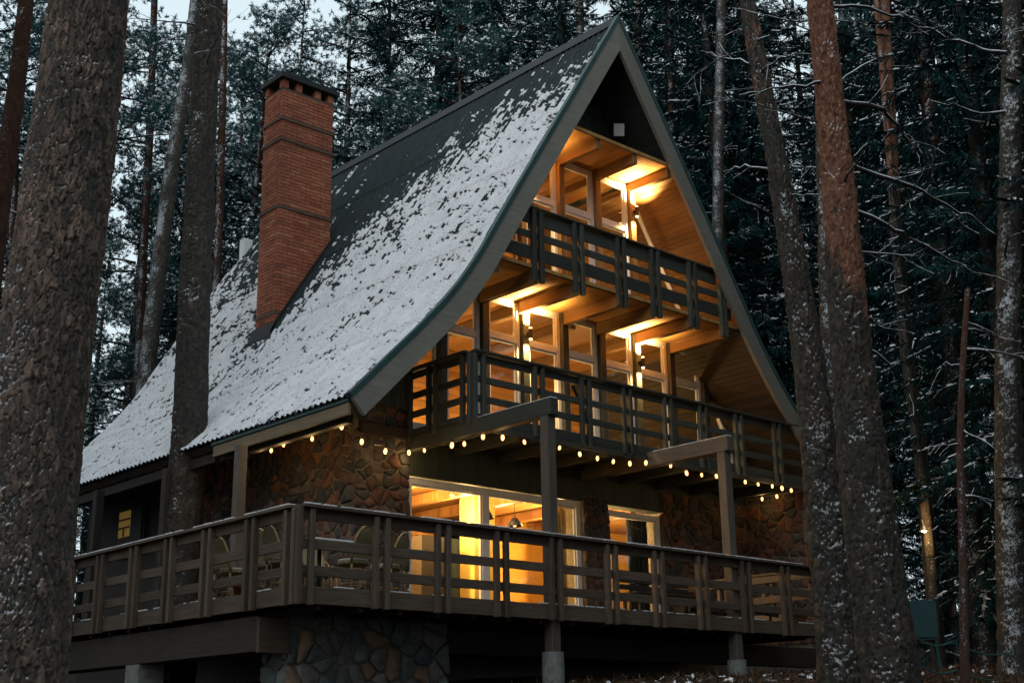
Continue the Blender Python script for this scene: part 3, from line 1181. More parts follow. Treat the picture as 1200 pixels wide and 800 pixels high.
# top floor, standing further forward
PT = [6.24, 7.21, 8.18, 9.13]
YT = 2.75
for i in range(3):
    window(PT[i] + .075, PT[i + 1] - .075, 6.09, 8.70, YT + .03, 7.78)
for x in PT:
    plank('wall_post', (x, YT + .03, 6.065), (x, YT + .03, 8.72), .13, .16, M['joist'], house, up=(0, 1, 0))
tri_window([(9.21, 6.1), (10.75, 6.1), (9.28, 8.45), (9.21, 8.45)], YT + .05)
tri_window([(6.16, 6.1), (6.16, 8.45), (6.09, 8.45), (4.66, 6.1)][::-1], YT + .05)
# gable above, recessed behind the verge
MB().prism([(X0 - 1.50, 8.75), (X0 + 1.55, 8.75), (X0, 11.14)], YT + .05, YT + .12).obj('gable_board', M['gboards'], house)
# ceiling over the top balcony with joists
MB().box(X0 - 1.62, X0 + 1.66, YV + .06, YT + .045, 8.74, 8.80).obj('balcony_ceiling', M['pine'], house)
for x in PT:
    plank('joist', (x, YV + .10, 8.64), (x, YT + .02, 8.64), .11, .19, M['joist'], house)
plank('ceiling_edge', (X0 - 1.55, YV + .075, 8.765), (X0 + 1.6, YV + .075, 8.765), .022, .085, M['joist'], house)
# floodlight on the dark soffit
q = on((726, 154), 1, 2.0)
fl = MB().box(-.11, .11, -.05, .05, -.13, .13)
flo = link('floodlight', fl.me('floodlight', M['black']), Matrix.Translation(Vector(on((725, 153), 1, 2.45))) @ Matrix.Rotation(R(-38), 4, 'Z') @ Matrix.Rotation(R(14), 4, 'X'), house)
link('bracket', MB().box(-.012, .012, .052, .36, -.012, .012).me('bracket', M['black']), W[flo.name], flo)
link('lamp_glass', MB().box(-.10, .10, -.062, -.051, -.12, .12).me('lamp_glass', M['white']), W[flo.name], flo)


# ---- railings
def railing(name, a, b, zt, layout, posts, mat, mat_post, out, cap=(.15, .04), post_z=(-.02, 1.10), label=None, snowy=False, pw=.07, pd=.075, gap=.10, ends=None):
    """a,b: ends of the rail line (x,y); layout: list of (z0,z1) relative to zt-1.15; out: outward normal"""
    a = Vector((*a, 0)); b = Vector((*b, 0))
    d = (b - a); L = d.length; d.normalize()
    o = Vector((*out, 0))
    z0 = zt - 1.15
    p0, p1 = a + Vector((0, 0, zt - cap[1] / 2)) + o * .02, b + Vector((0, 0, zt - cap[1] / 2)) + o * .02
    root = plank(name, p0, p1, cap[0], cap[1], mat, house)
    if label: root['label'] = label
    for k, (s0, s1) in enumerate(layout):
        zc = z0 + (s0 + s1) / 2
        ea, eb = a.copy(), b.copy()
        if ends: ea.x, eb.x = ends(z0 + s1)
        sl = plank('rail_board' if k < len(layout) - 1 else 'fascia_board', ea + Vector((0, 0, zc)) - o * .02, eb + Vector((0, 0, zc)) - o * .02, .034, s1 - s0, mat, root)
        if snowy and k == len(layout) - 1:
            # snow caught on the ledge of the lowest board
            for kk in range(int(L * 3)):
                t0 = random.uniform(0, L - .2); ln = random.uniform(.08, .35)
                plank('snow_ledge', a + d * t0 + Vector((0, 0, zc + (s1 - s0) / 2 + .008)) - o * .02, a + d * min(L, t0 + ln) + Vector((0, 0, zc + (s1 - s0) / 2 + .008)) - o * .02, .03, .013, M['snow'], root, ch=.004)
    for t in posts:
        for sg in ((-1, 1) if gap else (0,)):
            c = a + d * (t + sg * gap * .85) + o * (.036 - .001)
            plank('rail_post', c + Vector((0, 0, z0 + post_z[0])), c + Vector((0, 0, z0 + post_z[1])), pw, pd, mat_post, root, up=(out[0], out[1], 0))
    if snowy:
        nseg = int(L / .25)
        for k in range(nseg):
            if random.random() < .12: continue
            t0, t1 = k * L / nseg, (k + 1) * L / nseg
            t0 += random.uniform(0, .05); t1 -= random.uniform(0, .05)
            w_ = random.uniform(.05, cap[0] - .01)
            plank('snow_ledge', a + d * t0 + Vector((0, 0, zt + .007)) + o * (.02 + cap[0] / 2 - w_ / 2 - .002), a + d * t1 + Vector((0, 0, zt + .007)) + o * (.02 + cap[0] / 2 - w_ / 2 - .002), w_, random.uniform(.010, .018), M['snow'], root, ch=.004)
    return root


def in_roof(z, off=.20):
    xl = float(np.interp(z, PR[::-1, 1], PR[::-1, 0])) + off
    return xl, X0 + (X0 - xl) * 1.035


LAY = [(.985, 1.105), (.635, .755), (.325, .445), (.0, .205)]
# deck
DL = 10.36
railing('deck_railing', (0, 0), (DL, 0), 1.15, LAY, [.06, 1.17, 2.14, 3.14, 4.14, 5.25, 6.25, 7.25, 8.32, 9.35, 10.27], M['deckwood'], M['deckwood'], (0, -1), snowy=True)
railing('deck_railing', (0, .08), (0, 9.3), 1.15, LAY, [.05, .93, 1.98, 2.98, 3.98, 5.02, 6.02, 7.0, 8.0, 9.0], M['deckwood'], M['deckwood'], (-1, 0), snowy=True)
railing('deck_railing', (DL, .08), (DL, 3.2), 1.15, LAY, [1.0, 2.0, 3.0], M['deckwood'], M['deckwood'], (1, 0))
# deck floor boards (seen from below) and joists
deck = MB().box(.03, DL - .03, .03, 3.3, .10, .14).box(.03, 3.10, 3.302, 9.3, .10, .14).obj('deck', M['deckwood'], house)
for k in range(17):
    x = .35 + k * .6
    plank('deck_joist', (x, .06, .02), (x, 3.2, .02), .06, .15, M['darkwood'], deck)
for k in range(10):
    y = 3.7 + k * .6
    plank('deck_joist', (.06, y, .02), (3.05, y, .02), .06, .15, M['darkwood'], deck)
plank('deck_beam', (.30, 1.0, -.275), (.30, 9.2, -.275), .40, .42, M['darkwood'], deck)
MB().box(.085, .515, .93, .995, -.50, -.09).obj('beam_end_board', M['deckwood'], deck)
plank('deck_beam', (3.07, 1.25, -.24), (12.6, 1.25, -.24), .2, .34, M['darkwood'], deck)
# concrete foot under the side beam
MB().box(.10, .48, 4.0, 4.38, -2.0, -.49).obj('concrete_foot', M['concrete'], deck)
MB().box(.10, .48, 7.4, 7.78, -2.0, -.49).obj('concrete_foot', M['concrete'], deck)
MB().box(3.2, 12.8, 2.6, 2.9, -1.2, -.1).obj('foundation', M['stone_cold'], house)

# posts that carry the balcony, with their beams
for x in (4.21, 8.18):
    p = plank('balcony_post', (x, .13, -.42), (x, .13, 2.865), .165, .165, M['greypost'], house, up=(0, 1, 0), ch=.01)
    plank('balcony_beam', (x, -.02, 2.99), (x, 3.32, 2.99), .17, .25, M['greypost'] if x > 5 else M['green'], house, ch=.01)
    mb = MB(); mb.tube([(x, .13, -1.4), (x, .13, -.42)], [.155, .15], 16)
    mb.obj('concrete_foot', M['concrete'], house)
    plank('snow_ledge', (x, -.01, 3.121), (x, 1.6, 3.121), .12, .012, M['snow'], house, ch=.004)

# middle balcony
YMB = 1.72
bal = MB().box(4.14, 13.0, YMB + .03, YG + .1, 3.125, 3.20).obj('balcony', M['green'], house)
tag(bal, 'wide middle balcony in dark green paint above the deck')
LAYM = [(.985, 1.105), (.655, .765), (.345, .455), (.0, .16)]
railing('balcony_railing', (4.17, YMB), (in_roof(4.22, .1)[1], YMB), 4.22, LAYM, [.10, 1.36, 2.42, 3.43, 4.48, 5.44, 6.46, 7.63], M['green'], M['green'], (0, -1), post_z=(-.06, 1.10), ends=lambda z: (4.17, min(13.0, in_roof(z, .1)[1])))
railing('balcony_railing', (4.17, YMB + .09), (4.17, YG), 4.22, LAYM, [.02, .85, 1.5], M['green'], M['green'], (-1, 0), post_z=(-.02, 1.10))
plank('balcony_fascia', (4.14, YMB - .01, 3.01), (13.0, YMB - .01, 3.01), .04, .10, M['green'], bal)
for k, x in enumerate((5.2, 6.2, 7.2, 9.2, 10.2, 11.2, 12.2)):
    plank('joist', (x, YMB + .05, 3.03), (x, YG, 3.03), .10, .18, M['green'], bal)
# top balcony
YTB = 1.80
tb = MB().box(4.70, 10.92, YTB - .02, YT + .5, 5.90, 5.96).obj('balcony', M['pine'], house)
tag(tb, 'narrow top balcony with lit pine underside between the roof slopes')
LAYT = [(.86, 1.105), (.60, .73), (.225, .465), (.055, .10)]
xa_, xb_ = in_roof(6.985, .22)
railing('balcony_railing', (xa_, YTB), (xb_, YTB), 6.985, LAYT, [v_ - xa_ for v_ in (5.65, 6.61, 7.68, 8.58, 9.62)], M['green'], M['green'], (0, -1), cap=(.13, .035), post_z=(-.17, 1.11), pw=.085, pd=.085, ends=lambda z: in_roof(z, .22))
for sg in (-1, 1):
    plank('rail_post', (10.50 + sg * .06, YTB - .035, 5.665), (10.50 + sg * .06, YTB - .035, 6.70), .07, .085, M['green'], tb, up=(0, -1, 0))
for k, x in enumerate((4.80, 5.66, 6.62, 7.68, 8.58, 9.62, 10.62)):
    plank('joist', (x, YTB + .04, 5.785), (x, YM + .0, 5.785), .13, .22, M['joist'], tb)
MB().box(4.72, 10.95, YT + .502, YM + .02, 5.905, 5.955).obj('balcony_ceiling', M['pine'], house)
plank('joist', (11.62, YV + .3, 5.55), (11.62, YM, 5.55), .13, .2, M['green'], house)


# ---- wall lamps
def sconce(x, y, z, p_up=26, p_dn=10):
    mb = MB(); mb.lathe([(.0, -.09), (.035, -.09), (.035, .09), (.0, .09)], (x, y, z), 12)
    mb.box(x - .015, x + .015, y, y + .09, z - .03, z + .03)
    s = mb.obj('wall_lamp', M['black'], house)
    MB().lathe([(.0, 0), (.028, .004), (.022, .02), (0, .024)], (x, y, z + .092), 10).obj('lamp_glass', M['lampglow'], s)
    MB().lathe([(.0, 0), (.022, .004), (.028, .02), (0, .024)], (x, y, z - .118), 10).obj('lamp_glass', M['lampglow'], s)
    for sg, pw_ in ((1, p_up), (-1, p_dn)):
        d = bpy.data.lights.new('lamp_light', 'SPOT')
        d.energy = pw_; d.color = WARM; d.shadow_soft_size = .035; d.spot_size = R(140); d.spot_blend = .9
        link('lamp_light', d, Matrix.Translation((x, y - .01, z + sg * .15)) @ (Matrix.Rotation(math.pi, 4, 'X') if sg > 0 else Matrix.Identity(4)), s)


sconce(6.70, YM - .14, 5.30, 620, 170)
sconce(9.64, YM - .14, 5.30, 620, 170)
sconce(9.13, YT - .14, 8.12, 620, 150)
sconce(6.24, YT - .14, 8.12, 520, 140)

# ---- rooms: lamps and furnishing behind the glass
for x, y, z, p in ((4.8, 4.6, 2.2, 330), (6.4, 4.5, 2.25, 110), (7.9, 5.2, 2.1, 90), (9.0, 4.7, 2.1, 260), (11.4, 5.5, 2.1, 30)):
    point_light('room_lamp', (x, y, z), p, WARM2, .10, house)
for x, y, z, p in ((4.7, 5.6, 3.9, 130), (6.3, 5.6, 3.9, 84), (8.2, 5.6, 3.9, 72), (10.4, 5.6, 3.9, 84)):
    point_light('room_lamp', (x, y, z), p, WARM, .10, house)
for x, y, z, p in ((6.6, 4.6, 6.9, 52), (8.6, 4.6, 6.9, 50)):
    point_light('room_lamp', (x, y, z), p, WARM, .10, house)
# pendant lamp by the small window
pl = MB().tube([(9.35, 4.05, 2.7), (9.35, 4.05, 2.16)], .008, 6).obj('pendant_cord', M['black'], house)
MB().lathe([(0, 0), (.045, .02), (.06, .06), (.045, .10), (.02, .13), (.0, .135)], (9.35, 4.05, 2.02), 12).obj('pendant_bulb', M['bulb'], pl, smooth=True)
point_light('room_lamp', (9.35, 3.98, 1.98), 10, WARM2, .06, pl)
for k, (x, y, z) in enumerate(((9.15, 4.6, 2.42), (9.75, 4.5, 2.40))):
    MB().lathe([(0, 0), (.03, .01), (.035, .04), (.0, .07)], (x, y, z), 10).obj('ceiling_spot', M['bulb'], house, smooth=True)
# curtain
mb = MB()
for k in range(9):
    x = 9.66 + k * .06
    mb.tube([(x, 3.66 + (k % 2) * .03, .2), (x, 3.66 + (k % 2) * .03, 2.4)], .036, 6)
mb.obj('curtain', M['curtain'], house, smooth=True)
# picture frames, cabinet, dark plants
mb = MB().box(4.55, 4.59, 5.30, 5.345, .9, 1.95).box(4.59, 5.2, 5.30, 5.345, 1.90, 1.95).box(5.16, 5.2, 5.30, 5.345, .9, 1.90).box(4.59, 5.16, 5.30, 5.345, .9, .95)
mb.obj('picture_frame', M['darkwood'], house)
MB().box(5.6, 6.15, 4.75, 5.2, .1, 1.85).obj('cabinet', M['darkwood'], house)
MB().box(6.35, 6.9, 5.3, 5.7, .1, 1.95).obj('cabinet', M['leafblind'], house)
for x, y in ((6.55, 4.15), (7.55, 4.5)):
    pc = MB().tube([(x, y, 2.69), (x, y, 2.30)], .007, 6).obj('pendant_cord', M['black'], house)
    MB().lathe([(.03, .16), (.06, .15), (.15, .0), (.14, .0), (.05, .14), (.02, .15)], (x, y, 2.14), 14).obj('pendant_shade', M['black'], pc, smooth=True)
    MB().lathe([(0, -.03), (.03, -.015), (.035, .02), (.0, .05)], (x, y, 2.16), 10).obj('pendant_bulb', M['bulb'], pc, smooth=True)
mb = MB()
for k in range(6):
    x = 7.68 + k * .058
    mb.tube([(x, 3.62 + (k % 2) * .03, .2), (x, 3.62 + (k % 2) * .03, 2.42)], .034, 6)
mb.obj('curtain', plain('ochre_curtain', (.42, .28, .12), .9, .15, 5, .1), house, smooth=True)
MB().box(6.0, 6.9, 7.54, 7.595, .9, 1.9).box(7.9, 8.6, 7.54, 7.595, .8, 2.0).obj('wall_picture', M['darkwood'], house)
MB().box(5.05, 5.10, 5.30, 5.348, .1, 2.2).box(4.25, 4.30, 5.30, 5.348, .1, 2.2).box(4.30, 5.05, 5.30, 5.348, 2.15, 2.2).obj('door_casing', M['white'], house)
# side wall window with yellow light, snowy ledge above
sw = MB().box(3.06, 3.12, 10.0, 11.1, 1.9, 2.86).obj('window', M['darkwood'], house)
MB().box(3.03, 3.055, 10.07, 10.5, 1.96, 2.80).obj('pane', M['leafblind'], sw)
tag(MB().box(3.040, 3.050, 10.56, 11.03, 2.30, 2.80).obj('pane', emit('dim_yellow_room', (.50, .30, .07), .12), sw), 'lit pane with yellow light')
for z_ in (2.46, 2.62):
    MB().box(3.02, 3.039, 10.56, 11.03, z_, z_ + .03).obj('glazing_bar', M['darkwood'], sw)
MB().box(3.02, 3.039, 10.78, 10.81, 2.31, 2.45).obj('glazing_bar', M['darkwood'], sw)
plank('ledge', (2.85, 8.6, 3.22), (2.85, 12.9, 3.22), .5, .05, M['darkwood'], house)
plank('snow_ledge', (2.64, 8.65, 3.262), (2.64, 12.8, 3.262), .10, .03, M['snow'], house)

# ------------------------------------------------------------------ string lights
BULB_ME = MB().lathe([(0, -.085), (.015, -.080), (.025, -.058), (.027, -.040), (.022, -.016), (.014, 0)], n=10).me('bulb', M['bulb'], True)
SOCK_ME = MB().lathe([(.016, -.004), (.017, .03), (.010, .045)], n=8).me('socket', M['black'], True)


def string_lights(label, pts, lights, power):
    pts = [Vector(p) for p in pts]
    path = []
    for i, p in enumerate(pts):
        path.append(p + Vector((0, 0, .045)))
        if i < len(pts) - 1:
            q = pts[i + 1]
            path.append((p + q) / 2 + Vector((0, 0, .045 - .06 * (q - p).length)))
    o = MB().tube(path, .006, 5).obj('string_lights', M['black'])
    tag(o, label, 'string lights', 'strings of bulbs round the house')
    for i, p in enumerate(pts):
        b = link('bulb', BULB_ME, Matrix.Translation(p) @ Matrix.Rotation(random.uniform(-.15, .15), 4, 'X') @ Matrix.Rotation(random.uniform(-.15, .15), 4, 'Y') @ Matrix.Scale(random.uniform(.82, 1.12), 4), o)
        link('socket', SOCK_ME, W[b.name], b)
        if i in lights:
            point_light('bulb_light', p + Vector((0, 0, -.13)), power, WARM, .04, o)


eave_px = [(308, 521), (318, 525), (333, 518), (347, 506), (366, 511), (384, 498), (401, 496)]
eave_pts = [on(p, 0, 2.18) for p in eave_px]
eave_pts.append(on((424, 514), 1, 2.2)); eave_pts.append(on((452, 525), 1, 2.75))
string_lights('short string of warm bulbs under the snowy eave beside the stone pier', eave_pts, (0, 2, 4, 6, 8), 3.4)
bal_px = [(566, 508), (589, 509), (614, 515), (656, 522), (679, 529), (700, 534), (719, 538), (738, 540), (757, 539), (786, 543), (804, 551),
          (822, 554), (839, 555), (856, 559), (873, 562), (888, 565), (905, 567), (916, 569), (927, 572)]
bal_pts = [on(p, 0, 4.06) for p in ((479, 527), (497, 525), (530, 518), (544, 517))] + [on(p, 1, 1.60) for p in bal_px]
string_lights('long string of warm bulbs along the underside of the middle balcony', bal_pts, (0, 2, 5, 9, 13, 17, 20), 2.2)
st = [on((893, 582), 1, 2.6), on((910, 579), 1, 2.4)]
string_lights('two warm bulbs hanging before the stone wing wall at right', st, (0,), 2.0)


# ------------------------------------------------------------------ furniture on the deck
def weave_material():
    m = NB('woven_rattan')
    v = m.coord('Object')
    ch = m.n('ShaderNodeTexChecker'); ch.inputs['Scale'].default_value = 62
    ch.inputs['Color1'].default_value = (.42, .33, .17, 1); ch.inputs['Color2'].default_value = (.075, .085, .055, 1)
    m.link(v, ch.inputs['Vector'])
    m.color(ch.outputs[0])
    m.bump(ch.outputs[1], .4, .004)
    return m.m


M['weave'] = weave_material()


def make_chair():
    t = empty('bistro_chair', (0, 0, 0))
    # legs
    for sx in (-1, 1):
        MB().tube([(sx * .185, .20, 0), (sx * .18, .19, .44)], .014, 8).obj('leg', M['rattan'], t, smooth=True)
        MB().tube([(sx * .19, -.21, 0), (sx * .175, -.18, .44)], .014, 8).obj('leg', M['rattan'], t, smooth=True)
    # hoop back
    hoop = []
    for k in range(17):
        a = math.pi * k / 16
        hoop.append((-.185 * math.cos(a), -.19 - .10 * (.25 + .75 * math.sin(a)), .60 + .30 * math.sin(a)))
    hoop = [(-.18, -.175, .43)] + hoop + [(.18, -.175, .43)]
    MB().tube(hoop, .017, 8).obj('back_hoop', M['rattan'], t, smooth=True)
    # woven back: curved panel inside the hoop
    mb = MB()
    n, rws = 12, 10
    for r_ in range(rws + 1):
        z = .50 + (.375) * r_ / rws
        hw = .172 if z < .60 else .172 * math.sqrt(max(0, 1 - ((z - .60) / .285) ** 2))
        for k in range(n + 1):
            u = -1 + 2 * k / n
            mb.v.append((u * hw, -.205 - .085 * sstep(.5, .9, z) - .012 * (1 - u * u), z))
    for r_ in range(rws):
        for k in range(n):
            a = r_ * (n + 1) + k
            mb.f.append((a, a + 1, a + n + 2, a + n + 1)); mb.mi.append(0)
    b0 = len(mb.v)
    mb.v += [(x, y + .012, z) for x, y, z in mb.v[:]]
    mb.f += [tuple(b0 + i for i in reversed(f)) for f in mb.f[:]]; mb.mi += mb.mi[:]
    mb.obj('woven_back', M['weave'], t)
    # seat: rounded cushion with woven rim
    mb = MB(); mb.lathe([(.19, -.025), (.205, -.01), (.205, .012), (.195, .02)], (0, 0, .455), 20)
    mb.obj('seat', M['weave'], t, smooth=True)
    mb = MB(); mb.lathe([(.19, 0), (.197, .008), (.19, .028), (.12, .036), (.0, .038)], (0, 0, .476), 20)
    mb.obj('seat_cover', M['cushion'], t, smooth=True)
    # stretcher ring and arm braces
    ring = [(.165 * math.cos(a), .165 * math.sin(a), .20) for a in np.linspace(0, 2 * math.pi, 17)]
    MB().tube(ring, .009, 6).obj('stretcher', M['rattan'], t, smooth=True)
    for sx in (-1, 1):
        MB().tube([(sx * .17, .05, .45), (sx * .19, -.08, .60), (sx * .18, -.19, .66)], .010, 6).obj('arm_brace', M['rattan'], t, smooth=True)
    return t


chair = make_chair()
chairs = [((1.22, .62, .145), 4, 'rattan bistro chair backing onto the front rail just right of the deck corner'),
          ((.50, 1.02, .145), -92, 'rattan bistro chair at the side rail nearest the deck corner'),
          ((.56, 1.42, .145), -80, 'rattan bistro chair half hidden behind the pair of posts left of the deck corner'),
          ((.50, 2.28, .145), -86, 'rattan bistro chair at the side rail, leftmost of the chairs by the corner'),
          ((1.86, .80, .145), 24, 'rattan bistro chair showing its hoop beside the stone pier, rightmost of the chairs'),
          ((1.45, 1.75, .145), 170, 'rattan bistro chair on the far side of the small table')]
for i, (p, a, lb) in enumerate(chairs):
    mw = Matrix.Translation(Vector(p)) @ Matrix.Rotation(R(a), 4, 'Z')
    o = copy_tree(chair, mw)
    tag(o, lb, 'chair', 'rattan chairs on the deck')
for ch in list(chair.children): bpy.data.objects.remove(ch)
bpy.data.objects.remove(chair)


def small_table(x, y, s, label, rz=0):
    t = empty('bistro_table', (x, y, .145))
    MB().box(x - s / 2, x + s / 2, y - s / 2, y + s / 2, .865, .895).obj('table_top', M['darkwood'], t)
    MB().box(x - s / 2 + .004, x + s / 2 - .004, y - s / 2 + .004, y + s / 2 - .004, .8955, .918).obj('snow_cover', M['snow'], t)
    MB().tube([(x, y, .165), (x, y, .864)], .03, 10).obj('pedestal', M['black'], t, smooth=True)
    MB().lathe([(.22, 0), (.22, .01), (.05, .035)], (x, y, .146), 16).obj('base', M['black'], t, smooth=True)
    tag(t, label, 'table', 'tables on the deck')


small_table(1.02, 1.08, .62, 'small square table with snow on top inside the deck corner')
small_table(1.15, 2.55, .60, 'small square table along the side of the deck near the tree trunk')

pot = empty('plant_pot', (.34, 1.75, .145))
MB().lathe([(.10, 0), (.135, .20), (.15, .20), (.15, .25), (.12, .25)], (.34, 1.75, .146), 14).obj('pot', M['copper'], pot, smooth=True)
MB().lathe([(.118, 0), (.10, .02), (.0, .03)], (.34, 1.75, .375), 12).obj('soil', M['darkwood'], pot, smooth=True)
tag(pot, 'small terracotta pot low behind the side railing', 'pot')


def make_bench(x, y, L, label):
    t = empty('wooden_bench', (x, y, .145))
    for k in range(3):
        plank('seat_slat', (x - L / 2, y - .13 + k * .13, .60), (x + L / 2, y - .13 + k * .13, .60), .11, .03, M['darkwood'], t)
    for k in range(3):
        plank('back_slat', (x - L / 2, y + .22, .72 + k * .11), (x + L / 2, y + .22, .72 + k * .11), .025, .08, M['darkwood'], t)
    for sx in (-1, 1):
        for yy in (-.14, .18):
            plank('leg', (x + sx * (L / 2 - .12), y + yy, .145), (x + sx * (L / 2 - .12), y + yy, .584), .05, .05, M['darkwood'], t, up=(0, 1, 0))
    tag(t, label, 'bench')


make_bench(7.55, 1.0, 1.7, 'dark wooden bench against the stone wall behind the front railing')
# folded sun lounger: dark slats
t = empty('slatted_lounger', (9.0, .75, .145))
for sy in (-.28, .28):
    plank('side_rail', (8.2, .75 + sy, .42), (9.8, .75 + sy, .36), .035, .06, M['darkwood'], t)
for k in range(12):
    x = 8.26 + k * .135
    plank('slat', (x, .48, .455 - k * .005), (x, 1.02, .455 - k * .005), .075, .018, M['darkwood'], t, up=(0, 0, 1))
for x in (8.35, 9.6):
    for sy in (-.26, .26):
        plank('leg', (x, .75 + sy, .145), (x, .75 + sy, .385), .04, .04, M['darkwood'], t, up=(0, 1, 0))
tag(t, 'low dark slatted lounger behind the front railing near its right end', 'lounger')
# arrow-shaped board leaning at the right end of the deck
mb = MB(); mb.prism([(9.50, .26), (10.02, .24), (10.13, .35), (10.02, .46), (9.50, .46)], .10, .125)
tag(mb.obj('arrow_board', M['signwood']), 'orange-brown arrow-shaped wooden board low at the right end of the deck', 'sign')


# ------------------------------------------------------------------ trees
def trunk_mesh(path, radii, nseg, step, mat, plate=(.075, .13), amp=.016, seed=0, flare=.0, smooth=True):
    """tube along a near-vertical path with plated bark; origin at the foot"""
    path = np.array(path, float)
    L = np.r_[0, np.cumsum(np.linalg.norm(np.diff(path, axis=0), axis=1))]
    n = max(4, int(L[-1] / step))
    t = np.linspace(0, L[-1], n)
    # smooth interpolation
    P = np.stack([np.interp(t, L, path[:, k]) for k in range(3)], -1)
    for _ in range(3):
        ker = max(1, int(n * .03))
        Ppad = np.concatenate([np.repeat(P[:1], ker, 0) + (P[:1] - P[ker:ker + 1]) * np.linspace(1, 0, ker, endpoint=False)[:, None], P,
                               np.repeat(P[-1:], ker, 0) + (P[-1:] - P[-1 - ker:-ker]) * np.linspace(0, 1, ker + 1)[1:, None]])
        cs = np.cumsum(np.concatenate([np.zeros((1, 3)), Ppad]), 0)
        P2 = (cs[2 * ker + 1:] - cs[:-2 * ker - 1]) / (2 * ker + 1)
        if len(P2) == n: P = P2
    rad = np.interp(t, L, radii)
    rad = rad * (1 + flare * np.exp(-t / .5))
    th = np.linspace(0, 2 * np.pi, nseg, endpoint=False)
    TH, T = np.meshgrid(th, t)
    RAD = rad[:, None]
    r0 = float(np.mean(rad))
    nu = max(3, round(2 * np.pi * r0 / plate[0]))
    cx_, sx_ = np.cos(TH), np.sin(TH)
    q1, q2 = cx_ * r0 / .25, sx_ * r0 / .25
    wu = (fbm(T * 4 + q1 * 2, q2 * 2 + seed, 3, seed) - .5) * 1.3 + (fbm(T * 26 + q1 * 9, q2 * 9, 2, seed + 3) - .5) * .75
    wv = (fbm(T * 3 + 31 + q2 * 3, q1 * 3 + seed, 3, seed + 2) - .5) * 1.5 + (fbm(T * 26 + 7 + q1 * 9, q2 * 9, 2, seed + 4) - .5) * .55
    U_, V_ = TH / (2 * np.pi) * nu + wu, T / plate[1] + seed * 3.1 + wv
    f1, f2, cid = worley(U_, V_, nu, seed)
    g1, g2, gid = worley(U_ * 2, V_ * 2.3 + 5, nu * 2, seed + 40)
    big = fbm(T * 1.1, q1 * 1.2 + q2 * .7 + 3, 2, seed + 60)
    crack = sstep(.0, .10, f2 - f1)
    pl = crack * (.35 + .65 * cid) + .30 * sstep(0, .08, g2 - g1) * gid
    furrow = np.abs(fbm(U_ * 1.3 + 2, V_ * .42, 2, seed + 70) - .5)
    pl = pl - .55 * sstep(.055, .0, furrow)
    c2 = fbm(T * 30 + q1 * 12, q2 * 12, 3, seed + 5)
    low = fbm(T * .8, cx_ * 1.3 + 5, 2, seed + 9) - .5
    D = RAD * (1 + .10 * low) + amp * (pl - .5) * (.6 + .8 * big) + amp * .55 * (c2 - .5)
    V = np.stack([P[:, None, 0] + D * np.cos(TH), P[:, None, 1] + D * np.sin(TH), P[:, None, 2] + 0 * D], -1) - path[0]
    i = np.arange(n * nseg).reshape(n, nseg)
    Q = np.stack([i[:-1], np.roll(i[:-1], -1, 1), np.roll(i[1:], -1, 1), i[1:]], -1).reshape(-1, 4)
    plate_attr = np.clip((.08 + .92 * (.5 * cid + .5 * gid) ** 2.0) * (.4 + 1.2 * big * crack), 0, 1)
    return qmesh('trunk', V.reshape(-1, 3), Q, mat, smooth=smooth and nseg < 60, attr={'plate': plate_attr})


class QB:
    """collects quads as arrays"""
    def __init__(self): self.c = []; self.m = []

    def add(self, a, b, c, d, mi):
        self.c.append(np.stack([a, b, c, d], 1)); self.m.append(np.full(len(a), mi))

    def blades(self, p, d, L, w, side, mi, taper=.25):
        """flat tapered blades from p along d"""
        e = p + d * L[:, None]
        s = side * w[:, None] / 2
        mid = p + d * (L * .45)[:, None]
        self.add(p - s * .35, mid - s, mid + s, p + s * .35, mi)
        self.add(mid - s, e - s * taper, e + s * taper, mid + s, mi)

    def me(self, name, mats):
        C = np.concatenate(self.c); m = np.concatenate(self.m)
        return qmesh(name, C.reshape(-1, 3), np.arange(len(C) * 4).reshape(-1, 4), mats, m)


def unit(v):
    return v / (np.linalg.norm(v, axis=-1, keepdims=True) + 1e-9)


